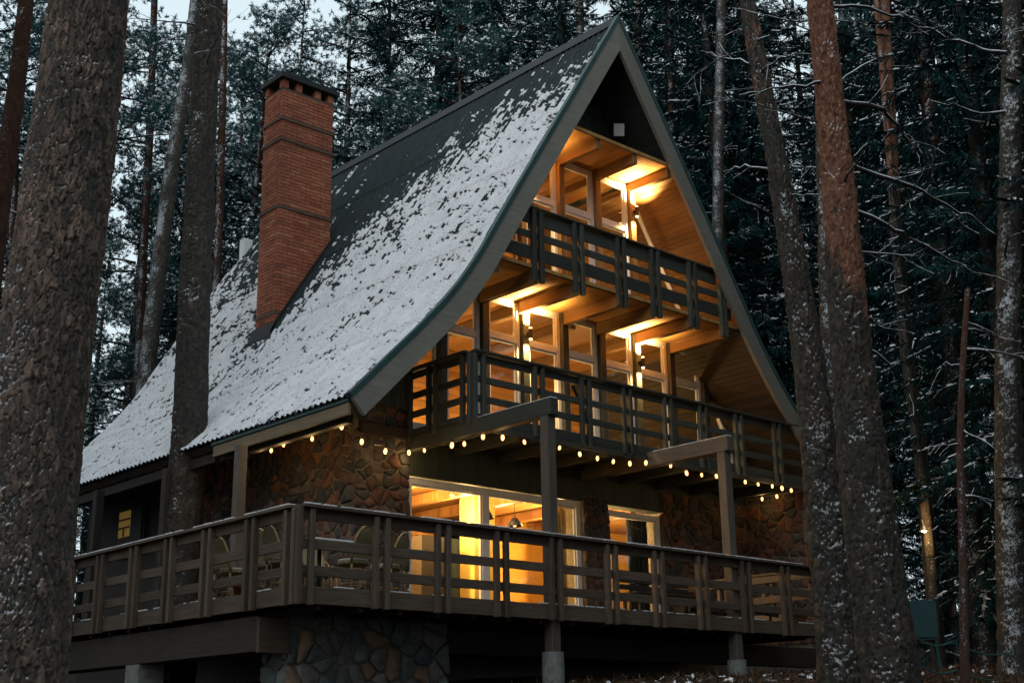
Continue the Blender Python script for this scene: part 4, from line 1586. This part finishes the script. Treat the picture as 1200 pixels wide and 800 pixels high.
def spruce_crown(seed, H, zb, Lmax, snow=.3, dens=1.0):
    g = np.random.default_rng(seed)
    qb = QB()
    z = zb
    sticks = MB()
    while z < H - .15:
        f = (z - zb) / (H - zb)
        nb = g.integers(5, 8)
        a0 = g.uniform(0, 6.28)
        for k in range(nb):
            a = a0 + k * 2 * np.pi / nb + g.normal(0, .25)
            Lb = Lmax * (1 - f) ** .75 * g.uniform(.65, 1.12) + .25
            if f < .12: Lb *= g.uniform(.4, 1)
            out = np.array([math.cos(a), math.sin(a), 0])
            rise = .35 * f - .12 + g.normal(0, .06); drop = .42 - .30 * f
            nt = max(5, int(Lb / (.050 / dens)))
            t = np.linspace(.10, 1, nt)
            c = np.array([0, 0, z + g.uniform(-.12, .12)]) + out * (Lb * t)[:, None]
            c[:, 2] += Lb * (rise * t - drop * t * t + .18 * t ** 3)
            # needle twigs to both sides
            sidev = np.array([-out[1], out[0], 0])
            for sg in (-1, 1):
                jit = g.normal(0, .22, (nt, 3))
                d = unit(out * .62 + sidev * sg * .75 + np.array([0, 0, -.34]) + jit)
                L = (.15 + .30 * Lb / 3 * (1 - .65 * t)) * g.uniform(.5, 1.25, nt)
                side = unit(np.cross(d, np.array([0, 0, 1.0])) + g.normal(0, .35, (nt, 3)))
                qb.blades(c, d, L, np.full(nt, .030) * g.uniform(.7, 1.4, nt), side, 0)
                # hanging secondary
                d2 = unit(d * .6 + np.array([0, 0, -.8]) + g.normal(0, .2, (nt, 3)))
                qb.blades(c + d * (L * .45)[:, None], d2, L * .6, np.full(nt, .026), unit(np.cross(d2, out) + g.normal(0, .3, (nt, 3))), 0)
                # snow ridges
                k_ = g.random(nt) < snow
                if k_.any():
                    p = c[k_] + d[k_] * (L[k_] * .12)[:, None] + np.array([0, 0, .012]); e = c[k_] + d[k_] * (L[k_] * g.uniform(.4, .9))[:, None] + np.array([0, 0, .010])
                    up = np.array([0, 0, 1.0]) * (.012 + .016 * g.random(k_.sum()))[:, None]
                    sd = side[k_] * .015
                    qb.add(p - sd, e - sd * .6, e + up * .6, p + up, 1)
                    qb.add(p + up, e + up * .6, e + sd * .6, p + sd, 1)
            qb.blades(c[-3:], np.repeat(unit(out + np.array([0, 0, .1]))[None], 3, 0), np.full(3, .28), np.full(3, .09), np.repeat(sidev[None], 3, 0), 0)
            if g.random() < .5 and Lb > .6:
                m_ = t > g.uniform(.15, .5)
                cc = c[m_]
                if len(cc) > 2:
                    br = vnoise(np.arange(len(cc) - 1) * .45, np.full(len(cc) - 1, z * 7 + k * 3.3), seed) > .55
                    p, e = (cc[:-1] + [0, 0, .02])[br], (cc[1:] + [0, 0, .02])[br]
                    up = np.array([0, 0, .045]) * g.uniform(.3, 1.0, len(p))[:, None]
                    qb.add(p - sidev * .025, e - sidev * .025, e + up, p + up, 1)
                    qb.add(p + up, e + up, e + sidev * .025, p + sidev * .025, 1)
            # the limb itself
            p, e = c[:-1], c[1:]
            w = (.022 * (1 - t[:-1]) + .006)[:, None]
            qb.add(p - sidev * w, e - sidev * w, e + sidev * w, p + sidev * w, 2)
            qb.add(p - [0, 0, .015], e - [0, 0, .010], e + [0, 0, .010], p + [0, 0, .015], 2)
        z += g.uniform(.30, .48) * (1.25 - .5 * f)
    return qb.me('spruce_crown', [M['spruce'], M['snow'], M['bark_dark']])


def pine_crown(seed, H, zb, Lmax, snow=.25, tufts=85):
    g = np.random.default_rng(seed)
    qb = QB()
    nbr = int((H - zb) * 4.2)
    for b in range(nbr):
        f = (b + g.random()) / nbr
        z = zb + (H - zb) * f
        a = g.uniform(0, 6.28)
        Lb = Lmax * (math.sin(math.pi * (.18 + .80 * f)) ** .7) * g.uniform(.5, 1.1) + .3
        out = np.array([math.cos(a), math.sin(a), 0])
        sidev = np.array([-out[1], out[0], 0])
        nt = 9
        t = np.linspace(0, 1, nt)
        bend = g.normal(0, .25)
        c = np.array([0, 0, z]) + out * (Lb * t)[:, None] + sidev * (bend * Lb * t * t)[:, None]
        c[:, 2] += Lb * (.12 * t + .22 * t * t * g.uniform(-.5, 1.2))
        p, e = c[:-1], c[1:]
        w = (.035 * (1 - t[:-1]) + .008)[:, None]
        qb.add(p - sidev * w, e - sidev * w * .8, e + sidev * w * .8, p + sidev * w, 2)
        qb.add(p - w * [0, 0, 1], e - w * [0, 0, .8], e + w * [0, 0, .8], p + w * [0, 0, 1], 2)
        up = np.array([0, 0, .035])
        qb.add(p - sidev * w * .8 + [0, 0, .02], e - sidev * w * .6 + [0, 0, .02], e + up, p + up, 1)
        # needle tufts in the outer part, on short side shoots
        ntf = int(tufts * Lb / Lmax) + 4
        tt = g.uniform(.35, 1.03, ntf)
        base = np.stack([np.interp(tt, t, c[:, k]) for k in range(3)], -1)
        base += g.normal(0, 1, (ntf, 3)) * np.array([.34, .34, .20]) * (.5 + .5 * Lb / Lmax)
        nn = 16
        bp = np.repeat(base, nn, 0)
        d = unit(g.normal(0, 1, (ntf * nn, 3)) + np.array([0, 0, .35]) + out * .3)
        L = g.uniform(.07, .15, ntf * nn)
        side = unit(np.cross(d, g.normal(0, 1, (ntf * nn, 3))))
        ee = bp + d * L[:, None]
        s = side * .012
        s2 = side * .006
        qb.add(bp - s, ee - s2, ee + s2, bp + s, 0)
        ks = g.random(ntf) < snow
        if ks.any():
            b2 = base[ks] + [0, 0, .05]
            m2 = len(b2)
            for _ in range(3):
                j = g.normal(0, .05, (m2, 3)); v1 = unit(g.normal(0, 1, (m2, 3)) * [1, 1, .25]) * .07; v2 = unit(np.cross(v1, g.normal(0, 1, (m2, 3)) * [1, 1, .3])) * .035
                qb.add(b2 + j - v1, b2 + j - v2, b2 + j + v1, b2 + j + v2, 1)
    return qb.me('pine_crown', [M['pineneedle'], M['snow'], M['bark_far']])


def limb(mb, p, d, L, r, rr, mi=0, snow=True, depth=0):
    """dead snowy limb: bent tube with side twigs; snow strip along the top (material 1)"""
    p = Vector(p); d = Vector(d).normalized()
    pts = [p.copy()]
    n = 7
    dd = d.copy()
    for k in range(n):
        dd = (dd + Vector((rr.gauss(0, .13), rr.gauss(0, .13), rr.gauss(-.02, .10)))).normalized()
        pts.append(pts[-1] + dd * (L / n))
    rs = [r * (1 - .85 * k / n) for k in range(n + 1)]
    mb.tube(pts, rs, 5, mi, cap=False)
    if snow:
        mb.tube([q + Vector((0, 0, rs[i] * .75)) for i, q in enumerate(pts)], [max(.004, x * .62) * rr.uniform(.5, 1.15) for x in rs], 4, 1, cap=False)
    if depth > 0:
        for k in range(2, n):
            if rr.random() < .75:
                s = Vector((rr.gauss(0, 1), rr.gauss(0, 1), rr.gauss(.1, .5))).normalized()
                limb(mb, pts[k], (dd + s * .9), L * rr.uniform(.18, .42), rs[k] * .6, rr, mi, snow, depth - 1)


def px_tree(name, label, cat_group, poly, D, mat, nseg=24, step=.06, plate=(.07, .12), amp=.012, widths=None, seed=0, flare=.25, dead=0, top_ext=4.0, crown=None, dead_range=(.3, 1), dead_len=(1, 2.2)):
    """trunk along photo pixels at one distance D; widths in pixels of the photo at each point; foot is set on the ground"""
    pts = [at(p, D) for p in poly]
    rad = [w * D / F_PX / 2 for w in widths]
    # order foot to top
    if pts[0][2] > pts[-1][2]: pts.reverse(); rad.reverse()
    d0 = pts[0] - pts[1]; d0 = d0 / abs(d0[2])
    gz = float(ground_z(pts[0][0], pts[0][1])) - .25
    if pts[0][2] > gz:
        foot = pts[0] + d0 * (pts[0][2] - gz)
        rad.insert(0, rad[0] + (rad[0] - rad[1]) / max(.3, abs(pts[0][2] - pts[1][2])) * (pts[0][2] - gz) * .5)
        pts.insert(0, foot)
    else:
        while len(pts) > 2 and pts[1][2] < gz: pts.pop(0); rad.pop(0)
        k = (gz - pts[0][2]) / (pts[1][2] - pts[0][2]); pts[0] = pts[0] + (pts[1] - pts[0]) * k
    if top_ext > 0:
        d1 = pts[-1] - pts[-2]; d1 = d1 / d1[2]
        pts.append(pts[-1] + d1 * top_ext); rad.append(rad[-1] * .8)
    root = empty(name, pts[0])
    tag(root, label, 'tree', cat_group)
    me = trunk_mesh(pts, rad, nseg, step, mat, plate, amp, seed, flare)
    link('trunk', me, Matrix.Translation(Vector(pts[0])), root)
    rr = random.Random(seed + 5)
    hz = [p[2] for p in pts]
    for k in range(dead):
        h = hz[0] + (hz[-1] - hz[0]) * rr.uniform(*dead_range)
        c = [np.interp(h, hz, [p[i] for p in pts]) for i in range(3)]
        a = rr.uniform(0, 6.28)
        mb = MB()
        limb(mb, c, (math.cos(a), math.sin(a), rr.uniform(-.25, .45)), rr.uniform(*dead_len), rr.uniform(.012, .024), rr, depth=1)
        mb.obj('branch', [M['twigbark'], M['snow']], root, Vector(c), True)
    if crown is not None:
        link('crown', crown, Matrix.Translation(Vector((pts[-1][0], pts[-1][1], pts[-1][2] - 2))) , root)
    return root


NEAR = 'pines standing in front of and beside the house'
# the thick trunk at the left edge
px_tree('pine_tree', 'thick plated pine trunk filling the left edge of the picture', NEAR, [(110, -40), (105, 0), (81, 200), (54, 400), (32, 600), (14, 800), (9, 850)], 8.1,
        M['bark_near'], 300, .0085, (.036, .115), .019, [88, 90, 96, 102, 104, 108, 110], 3, .12, 0, 1.0)
# trunk growing through the veranda roof
px_tree('pine_tree', 'grey pine trunk growing up through the snowy veranda roof', NEAR, [(248, -30), (237, 150), (228, 350), (221, 520), (214, 650)], 22.25,
        M['bark_roof'], 72, .022, (.06, .17), .030, [29, 33, 37, 39, 41], 8, .1, 9, 1.0, dead_range=(.72, 1), dead_len=(.8, 1.9))
# right hand group
big_r = px_tree('pine_tree', 'tallest right-hand pine with orange-red upper bark, in front of its neighbours', NEAR, [(956, -40), (972, 110), (985, 250), (997, 400), (1013, 560), (1028, 680), (1046, 810)], 14.8,
        M['bark_red'], 110, .018, (.055, .17), .034, [27, 32, 38, 45, 54, 58, 62], 14, .12, 8, 1.0, dead_range=(.55, 1), dead_len=(1.0, 2.3))
lean_r = px_tree('pine_tree', 'speckled pine leaning left beside the right corner of the house', NEAR, [(868, -40), (888, 70), (905, 160), (926, 280), (945, 400), (962, 540), (975, 650), (990, 800)], 16.4,
        M['bark_r2'], 96, .020, (.055, .17), .030, [17, 20, 22, 28, 34, 42, 48, 54], 21, .12, 6, 1.0, dead_range=(.72, 1), dead_len=(.6, 1.2))
px_tree('pine_tree', 'slim snow-plastered pine squeezed between the two big right-hand trunks', NEAR, [(958, -30), (964, 200), (968, 330), (975, 480), (985, 620), (996, 780)], 19.0,
        M['bark_snowy'], 44, .03, (.055, .12), .022, [11, 14, 16, 20, 24, 27], 27, .12, 0, 1.0)
edge_r = px_tree('pine_tree', 'straight frosted pine at the far right edge of the picture', NEAR, [(1187, -40), (1184, 200), (1181, 420), (1184, 640), (1190, 800)], 21.0,
        M['bark_snowy'], 52, .03, (.06, .14), .026, [20, 24, 27, 30, 33], 33, .12, 7, 1.0, dead_range=(.45, 1), dead_len=(.9, 2.2))
sapling = px_tree('young_tree', 'thin reddish sapling with a broken top right of the big pines', NEAR, [(1134, 338), (1128, 430), (1125, 520), (1128, 640), (1131, 800)], 16.8,
        make_bark('sapling_bark', snow=.5, plate=(.13, .06, .045), dark=(.07, .04, .033)), 14, .05, (.05, .09), .004, [6, 7, 8, 9, 10], 40, .1, 5, 0, dead_range=(.5, .98), dead_len=(.4, 1.1))
def px_branch(root, pts, D0, D1, r, seed):
    rr = random.Random(seed)
    P = [Vector(at(p_, D0 + (D1 - D0) * i / (len(pts) - 1))) for i, p_ in enumerate(pts)]
    path = []
    for i in range(len(P) - 1):
        for t_ in (0, .33, .66): path.append(P[i].lerp(P[i + 1], t_) + Vector((rr.gauss(0, .012), rr.gauss(0, .012), rr.gauss(0, .016))))
    path.append(P[-1])
    n_ = len(path)
    rs = [max(.004, r * (1 - .8 * i / n_)) for i in range(n_)]
    mb = MB()
    mb.tube(path, rs, 6, 0)
    mb.tube([q_ + Vector((0, 0, rs[i] * .8)) for i, q_ in enumerate(path)], [x * rr.uniform(.35, .85) for x in rs], 5, 1, cap=False)
    for i in range(2, n_):
        if rr.random() < .55:
            d_ = (path[i] - path[i - 1]).normalized()
            sd = Vector((rr.gauss(0, 1), rr.gauss(0, 1), rr.gauss(0, .7))).normalized()
            limb(mb, path[i], d_ + sd * .9, rr.uniform(.15, .55), rs[i] * .5, rr)
    mb.obj('branch', [M['twigbark'], M['snow']], root, P[0], True)


for i, (root, D0, D1, r, pts) in enumerate((
        (big_r, 14.9, 16.5, .030, [(988, 190), (1050, 212), (1080, 224), (1125, 248), (1145, 258)]),
        (big_r, 14.9, 16.8, .028, [(990, 244), (1039, 264), (1065, 279), (1100, 296), (1138, 318)]),
        (big_r, 14.9, 15.8, .034, [(976, 116), (1035, 129), (1050, 146), (1069, 171)]),
        (big_r, 14.9, 16.2, .022, [(972, 8), (1009, 8), (1042, 17), (1065, 26), (1100, 36)]),
        (big_r, 14.7, 14.2, .020, [(968, 97), (930, 101), (904, 105), (866, 112)]),
        (big_r, 14.9, 15.6, .022, [(974, 106), (1000, 86), (1027, 69)]),
        (big_r, 14.9, 15.5, .018, [(988, 296), (1030, 297), (1069, 299)]),
        (big_r, 14.9, 15.8, .018, [(994, 362), (1030, 380), (1054, 402)]),
        (big_r, 14.9, 16.0, .020, [(998, 398), (1042, 425), (1065, 459)]),
        (lean_r, 16.3, 15.6, .018, [(892, 84), (915, 70), (934, 62)]),
        (lean_r, 16.3, 15.6, .016, [(888, 48), (906, 38), (920, 32)]),
        (lean_r, 16.5, 17.3, .016, [(890, 78), (868, 70), (840, 66)]),
        (lean_r, 16.4, 16.0, .015, [(918, 229), (940, 230), (962, 227)]),
        (lean_r, 16.5, 17.5, .016, [(908, 200), (880, 194), (862, 196), (848, 206)]),
        (edge_r, 20.9, 19.5, .034, [(1184, 62), (1160, 60), (1132, 52), (1102, 41), (1076, 26), (1050, 14)]),
        (edge_r, 20.9, 19.8, .024, [(1183, 130), (1150, 134), (1118, 122), (1090, 118)]),
        (sapling, 16.8, 16.6, .012, [(1126, 502), (1159, 519), (1174, 534)]),
        (sapling, 16.8, 16.9, .010, [(1127, 430), (1110, 426), (1100, 440)]))):
    px_branch(root, pts, D0, D1, r, 500 + i)
MIDT = 'trunks between the house and the forest'
px_tree('pine_tree', 'crooked frosted trunk leaning right behind the veranda, left of the roof trunk', MIDT, [(232, -30), (222, 70), (212, 130), (199, 210), (188, 300), (177, 390), (168, 470)], 31,
        M['bark_snowy'], 24, .07, (.07, .12), .012, [12, 15, 17, 18, 19, 20, 20], 45, .1, 8, 1.0, dead_range=(.4, 1), dead_len=(.8, 1.8))
px_tree('pine_tree', 'reddish pine trunk slanting in the upper left corner', MIDT, [(34, -30), (22, 80), (9, 180), (-3, 260), (-22, 420)], 19,
        make_bark('red_corner_bark', -6, -3, snow=.4, redk=.22), 32, .05, (.07, .12), .012, [17, 20, 22, 23, 25], 51, .1, 5, 1.0)
px_tree('pine_tree', 'slim dark trunk directly behind the roof trunk', MIDT, [(264, -20), (261, 120), (257, 260), (250, 420)], 33, M['bark_far'], 16, .1, (.08, .14), .01, [7, 9, 10, 11], 57, .1, 4, 1.0)
px_tree('pine_tree', 'frosted trunk rising just right of the gable', MIDT, [(846, -30), (843, 120), (841, 250), (840, 420)], 31, M['bark_snowy'], 20, .08, (.08, .14), .012, [11, 13, 14, 16], 61, .1, 9, 1.0, dead_range=(.45, 1), dead_len=(.8, 2.0))
px_tree('pine_tree', 'dark trunk with a white snow stripe behind the right-hand pines', MIDT, [(1036, -30), (1042, 120), (1050, 260), (1062, 410), (1080, 540), (1092, 680)], 27, M['bark_r2'], 24, .07, (.08, .14), .012, [11, 13, 14, 15, 15, 16], 66, .1, 9, 1.0, dead_range=(.4, 1), dead_len=(.9, 2.2))
px_tree('pine_tree', 'thin reddish trunk high in the gap of the right-hand forest', MIDT, [(1080, -30), (1085, 90), (1092, 220), (1100, 420)], 36, make_bark('red_far_bark', -2, 4, snow=.4, fine=.7, redk=.6), 14, .12, (.08, .14), .01, [7, 8, 9, 10], 70, .1, 5, 1.0)
px_tree('pine_tree', 'pale birch-like trunk left of the crooked trunk, behind the veranda', MIDT, [(182, -30), (176, 150), (168, 300), (162, 430)], 42, M['bark_far'], 14, .14, (.09, .15), .01, [8, 9, 10, 10], 74, .1, 4, 1.0)
px_tree('pine_tree', 'trunk standing behind the ridge left of the gable peak', MIDT, [(657, -30), (659, 60), (662, 180), (666, 330)], 44, M['bark_far'], 14, .14, (.09, .15), .01, [8, 9, 9, 10], 77, .1, 4, 1.0)
px_tree('pine_tree', 'slightly thicker trunk directly left of the gable peak', MIDT, [(679, -30), (680, 60), (682, 180), (684, 330)], 41, M['bark_far'], 14, .14, (.09, .15), .01, [10, 11, 12, 13], 79, .1, 4, 1.0)
px_tree('pine_tree', 'slim trunk directly right of the gable peak', MIDT, [(747, -30), (749, 60), (752, 180), (756, 330)], 40, M['bark_far'], 14, .14, (.09, .15), .01, [7, 8, 9, 9], 81, .1, 4, 1.0)
px_tree('pine_tree', 'slim reddish trunk between the gable and the frosted trunk', MIDT, [(785, -30), (786, 80), (788, 200), (791, 360)], 38, M['bark_far'], 14, .14, (.09, .15), .01, [7, 8, 9, 9], 83, .1, 4, 1.0)

# ---- forest behind: shared crown meshes, each tree a thing of its own
SPR = []
for i, (H, zb, Lm) in enumerate(((19, .8, 3.1), (23, 1.2, 3.5), (15, .5, 2.7), (26, 2.2, 3.4))):
    cm = spruce_crown(100 + i, H, zb, Lm, .085, 1.0)
    tm = trunk_mesh([(0, 0, 0), (0, 0, H * .5), (0, 0, H - .3)], [.20, .13, .02], 12, .3, M['bark_dark'], (.08, .14), .012, 90 + i, .2)
    SPR.append((H, cm, tm))
PIN = []
for i, (H, zb, Lm) in enumerate(((24, 10.5, 2.7), (28, 13, 3.1), (21, 8, 2.5))):
    cm = pine_crown(200 + i, H, zb, Lm, .26)
    bend = .5 * (-1) ** i
    tm = trunk_mesh([(0, 0, 0), (bend * .4, .1, H * .3), (bend * .5, .1, H * .6), (0, 0, H - .5)], [.21, .17, .12, .02], 12, .25, M['bark_far'], (.09, .16), .012, 95 + i, .2)
    rr = random.Random(300 + i)
    brs = []
    for k in range(12):
        h = rr.uniform(3.5, zb + 1); a = rr.uniform(0, 6.28)
        dm = MB()
        limb(dm, (bend * .45 * min(1, h / (H * .3)), 0, h), (math.cos(a), math.sin(a), rr.uniform(-.3, .3)), rr.uniform(.7, 2.1), .018, rr, depth=1)
        brs.append(dm.me('branch', [M['twigbark'], M['snow']], True))
    PIN.append((H, cm, tm, brs))

rf = random.Random(77)
n_tree = 0


def forest_tree(x, y, kind, idx, sc, label, group):
    z = float(ground_z(x, y)) - .15
    mw = Matrix.Translation((x, y, z)) @ Matrix.Rotation(rf.uniform(0, 6.28), 4, 'Z') @ Matrix.Rotation(rf.gauss(0, .018), 4, 'X') @ Matrix.Scale(sc, 4)
    o = link('spruce_tree' if kind == 's' else 'pine_tree', None, mw)
    tag(o, label, 'tree', group)
    if kind == 's':
        link('trunk', SPR[idx][2], mw, o); link('crown', SPR[idx][1], mw, o)
    else:
        link('trunk', PIN[idx][2], mw, o); link('crown', PIN[idx][1], mw, o); [link('branch', b_, mw, o) for b_ in PIN[idx][3]]
    return o


def lateral(D, px):
    a = math.atan((px - 600) / F_PX / 1.0 * 1.05)
    return CAM[0] + D * math.sin(YAW + a), CAM[1] + D * math.cos(YAW + a)


ZONES = ((120, 'behind the thick left trunk'), (240, 'between the thick left trunk and the roof trunk'), (330, 'left of the chimney'), (450, 'behind the chimney top'),
         (600, 'above the middle of the ridge'), (720, 'left of the gable peak'), (790, 'right of the gable peak'), (900, 'along the right slope of the gable'),
         (1020, 'behind the leaning and the red-topped pine'), (1130, 'between the red-topped pine and the sapling'), (9999, 'around the frosted pine at the right edge'))


def forest_label(kind, px, D):
    where = next(t for x, t in ZONES if px < x)
    how = 'nearer' if D < 37 else ('middle-distance' if D < 55 else 'distant')
    lb = ('%s dark snow-dusted spruce %s' if kind == 's' else '%s high-crowned pine %s') % (how, where)
    side = 'left of the house' if px < 330 else ('behind the house' if px < 790 else 'right of the house')
    return lb, ('spruces ' if kind == 's' else 'pines ') + side + ', ' + how


for D, gap, pspr in ((23, 3.4, 1.0), (28, 3.6, .85), (34, 3.6, .72), (41, 3.6, .62), (46, 3.3, .45), (52, 3.2, .35), (59, 3.4, .35), (67, 3.6, .45), (76, 4.0, .6), (88, 4.2, .8)):
    px = -170 + rf.uniform(0, 60)
    while px < 1390:
        stepx = gap / D * F_PX * rf.uniform(.75, 1.25)
        DD = D * rf.uniform(.94, 1.07)
        x, y = lateral(DD, px)
        ok = not (-1.5 < x < 15.2 and -2.2 < y < 15.2)
        if D < 27 and px < 1060: ok = False
        if D < 33 and px < 940: ok = False
        if D < 40 and 60 < px < 330 and rf.random() < .35: ok = False
        if D > 44 and px < 450 and rf.random() < .5: ok = False
        if ok:
            zone = 0 if px < 330 else (1 if px < 790 else 2)
            kind = 's' if rf.random() < pspr else 'p'
            idx = rf.randrange(4) if kind == 's' else rf.randrange(3)
            if kind == 's' and zone == 0 and rf.random() < .7: idx = 2
            sc = rf.uniform(.85, 1.12)
            lb = forest_label(kind, px, DD)
            forest_tree(x, y, kind, idx, sc, *lb)
            n_tree += 1
        px += stepx
# big spruces and pines that close the view above the ridge
for px_, D_, kind, idx, sc in ((455, 44, 's', 1, 1.2), (505, 43, 's', 3, 1.3), (548, 46, 's', 3, 1.35), (590, 42, 's', 3, 1.2), (628, 47, 's', 1, 1.35),
                               (345, 50, 'p', 0, 1.15), (300, 47, 'p', 2, 1.2), (392, 48, 'p', 2, 1.3), (262, 52, 'p', 0, 1.1), (150, 45, 'p', 2, 1.1), (205, 46, 's', 0, 1.1),
                               (770, 44, 's', 3, 1.2), (815, 39, 's', 3, 1.15), (890, 36, 's', 1, 1.2), (1010, 33, 's', 3, 1.05), (1120, 30, 's', 1, 1.1)):
    x, y = lateral(D_, px_)
    zone = 0 if px_ < 330 else (1 if px_ < 790 else 2)
    forest_tree(x, y, kind, idx, sc, *forest_label(kind, px_, D_))
# the same wood goes on beside and behind the viewer
for k in range(108):
    a = rf.uniform(R(31), R(329)); DD = 7 + 36 * math.sqrt(rf.random())
    x, y = CAM[0] + DD * math.sin(YAW + a), CAM[1] + DD * math.cos(YAW + a)
    if -4 < x < 19 and -4 < y < 18: continue
    kind = 's' if rf.random() < .62 else 'p'
    forest_tree(x, y, kind, rf.randrange(4) if kind == 's' else rf.randrange(3), rf.uniform(.9, 1.15),
                'forest spruce standing outside the picture around the clearing' if kind == 's' else 'forest pine standing outside the picture around the clearing', 'trees around the clearing')
    n_tree += 1
print('forest trees', n_tree)

# ------------------------------------------------------------------ things in the wood at right
lp = at((1083, 622), 26.4)
lamp = empty('trunk_lamp', lp)
MB().lathe([(.0, .10), (.03, .10), (.10, .0), (.09, .0), (.02, .085), (0, .085)], lp, 14).obj('lamp_shade', M['black'], lamp)
MB().lathe([(0, -.03), (.045, -.01), (.05, .02), (.03, .06), (0, .07)], lp, 10).obj('lamp_bulb', M['lampglow'], lamp, smooth=True)
MB().tube([lp + np.array([0, 0, .1]), lp + np.array([.02, .03, .22]), lp + np.array([.15, .22, .2])], .012, 6).obj('lamp_arm', M['black'], lamp)
point_light('lamp_light', lp + np.array([-.03, -.05, -.1]), 14, WARM, .05, lamp)
point_light('lamp_light', lp + np.array([-.05, -.08, .22]), 10, WARM, .05, lamp)
tag(lamp, 'small lit lamp hanging by an orange-lit trunk in the dark wood at right', 'lamp')
px_tree('pine_tree', 'slim trunk lit orange by the small lamp at right', MIDT, [(1052, 300), (1062, 420), (1080, 560), (1090, 650), (1098, 760)], 26.75, M['bark_r2'], 20, .07, (.08, .14), .010, [8, 9, 10, 11, 12], 90, .1, 0, 8)

q = at((1080, 775), 22.0)
gz = float(ground_z(q[0], q[1]))
ch = empty('plastic_chair', (q[0], q[1], gz))
mwc = Matrix.Translation((q[0], q[1], gz)) @ Matrix.Rotation(R(-55), 4, 'Z')


def cpart(name, mb, mat):
    link(name, mb.me(name, mat), mwc, ch)


mb = MB(); mb.prism([(-.26, .48), (.26, .48), (.28, .98), (.22, 1.04), (-.22, 1.04), (-.28, .98)], -.27, -.24); cpart('backrest', mb, M['tealplastic'])
cpart('seat', MB().box(-.26, .26, -.238, .24, .44, .475), M['tealplastic'])
for sx in (-.23, .23):
    for sy in (-.21, .21):
        cpart('leg', MB().tube([(sx * 1.1, sy * 1.15, -.05), (sx, sy, .44)], .022, 8), M['tealplastic'])
tag(ch, 'teal plastic garden chair standing in the dark wood at right', 'chair')
# ropes strung between the trees
for lb, pts in (('upper green rope strung between the trunks at lower right', [((1060, 737), 15.4), ((1115, 752), 17.5), ((1192, 762), 20.9)]),
                ('lower green rope strung between the trunks at lower right', [((1064, 768), 15.4), ((1120, 785), 17.5), ((1192, 790), 20.9)])):
    P = [Vector(at(p, d)) for p, d in pts]
    path = []
    for i in range(len(P) - 1):
        for t_ in np.linspace(0, 1, 8)[:-1]: path.append(P[i].lerp(P[i + 1], t_) - Vector((0, 0, .10 * math.sin(math.pi * t_))))
    path.append(P[-1])
    tag(MB().tube(path, .012, 6).obj('rope', M['rope']), lb, 'rope')

# ------------------------------------------------------------------ litter on the slope
g = np.random.default_rng(5)
n = 26000
px_ = g.uniform(300, 1250, n); dd = g.uniform(11, 24, n)
aa = np.arctan((px_ - 600) / F_PX)
lx = CAM[0] + dd * np.sin(YAW + aa); ly = CAM[1] + dd * np.cos(YAW + aa)
ok = ~((lx > .3) & (lx < 13) & (ly > .9))
lx, ly = lx[ok], ly[ok]
lz = ground_z(lx, ly)
n = len(lx)
p = np.stack([lx, ly, lz + .004], -1)
d = unit(g.normal(0, 1, (n, 3)) * [1, 1, .45] + [0, 0, .25])
qb = QB()
qb.blades(p, d, g.uniform(.04, .16, n), g.uniform(.008, .03, n), unit(np.cross(d, g.normal(0, 1, (n, 3)))), 0)
k_ = g.random(n) < .05
m_ = k_.sum()
v1 = unit(g.normal(0, 1, (m_, 3)) * [1, 1, .3]) * g.uniform(.02, .07, (m_, 1)); v2 = unit(np.cross(v1, g.normal(0, .4, (m_, 3)) + [0, 0, 1])) * g.uniform(.02, .05, (m_, 1))
pp = p[k_] + [0, 0, .03]
qb.add(pp - v1, pp - v2, pp + v1, pp + v2, 1)
o = link('ground_litter', qb.me('ground_litter', [M['litter'], M['snow']]))
tag(o, 'fallen leaves, twigs and bits of snow strewn over the slope before the deck', 'litter', kind='stuff')
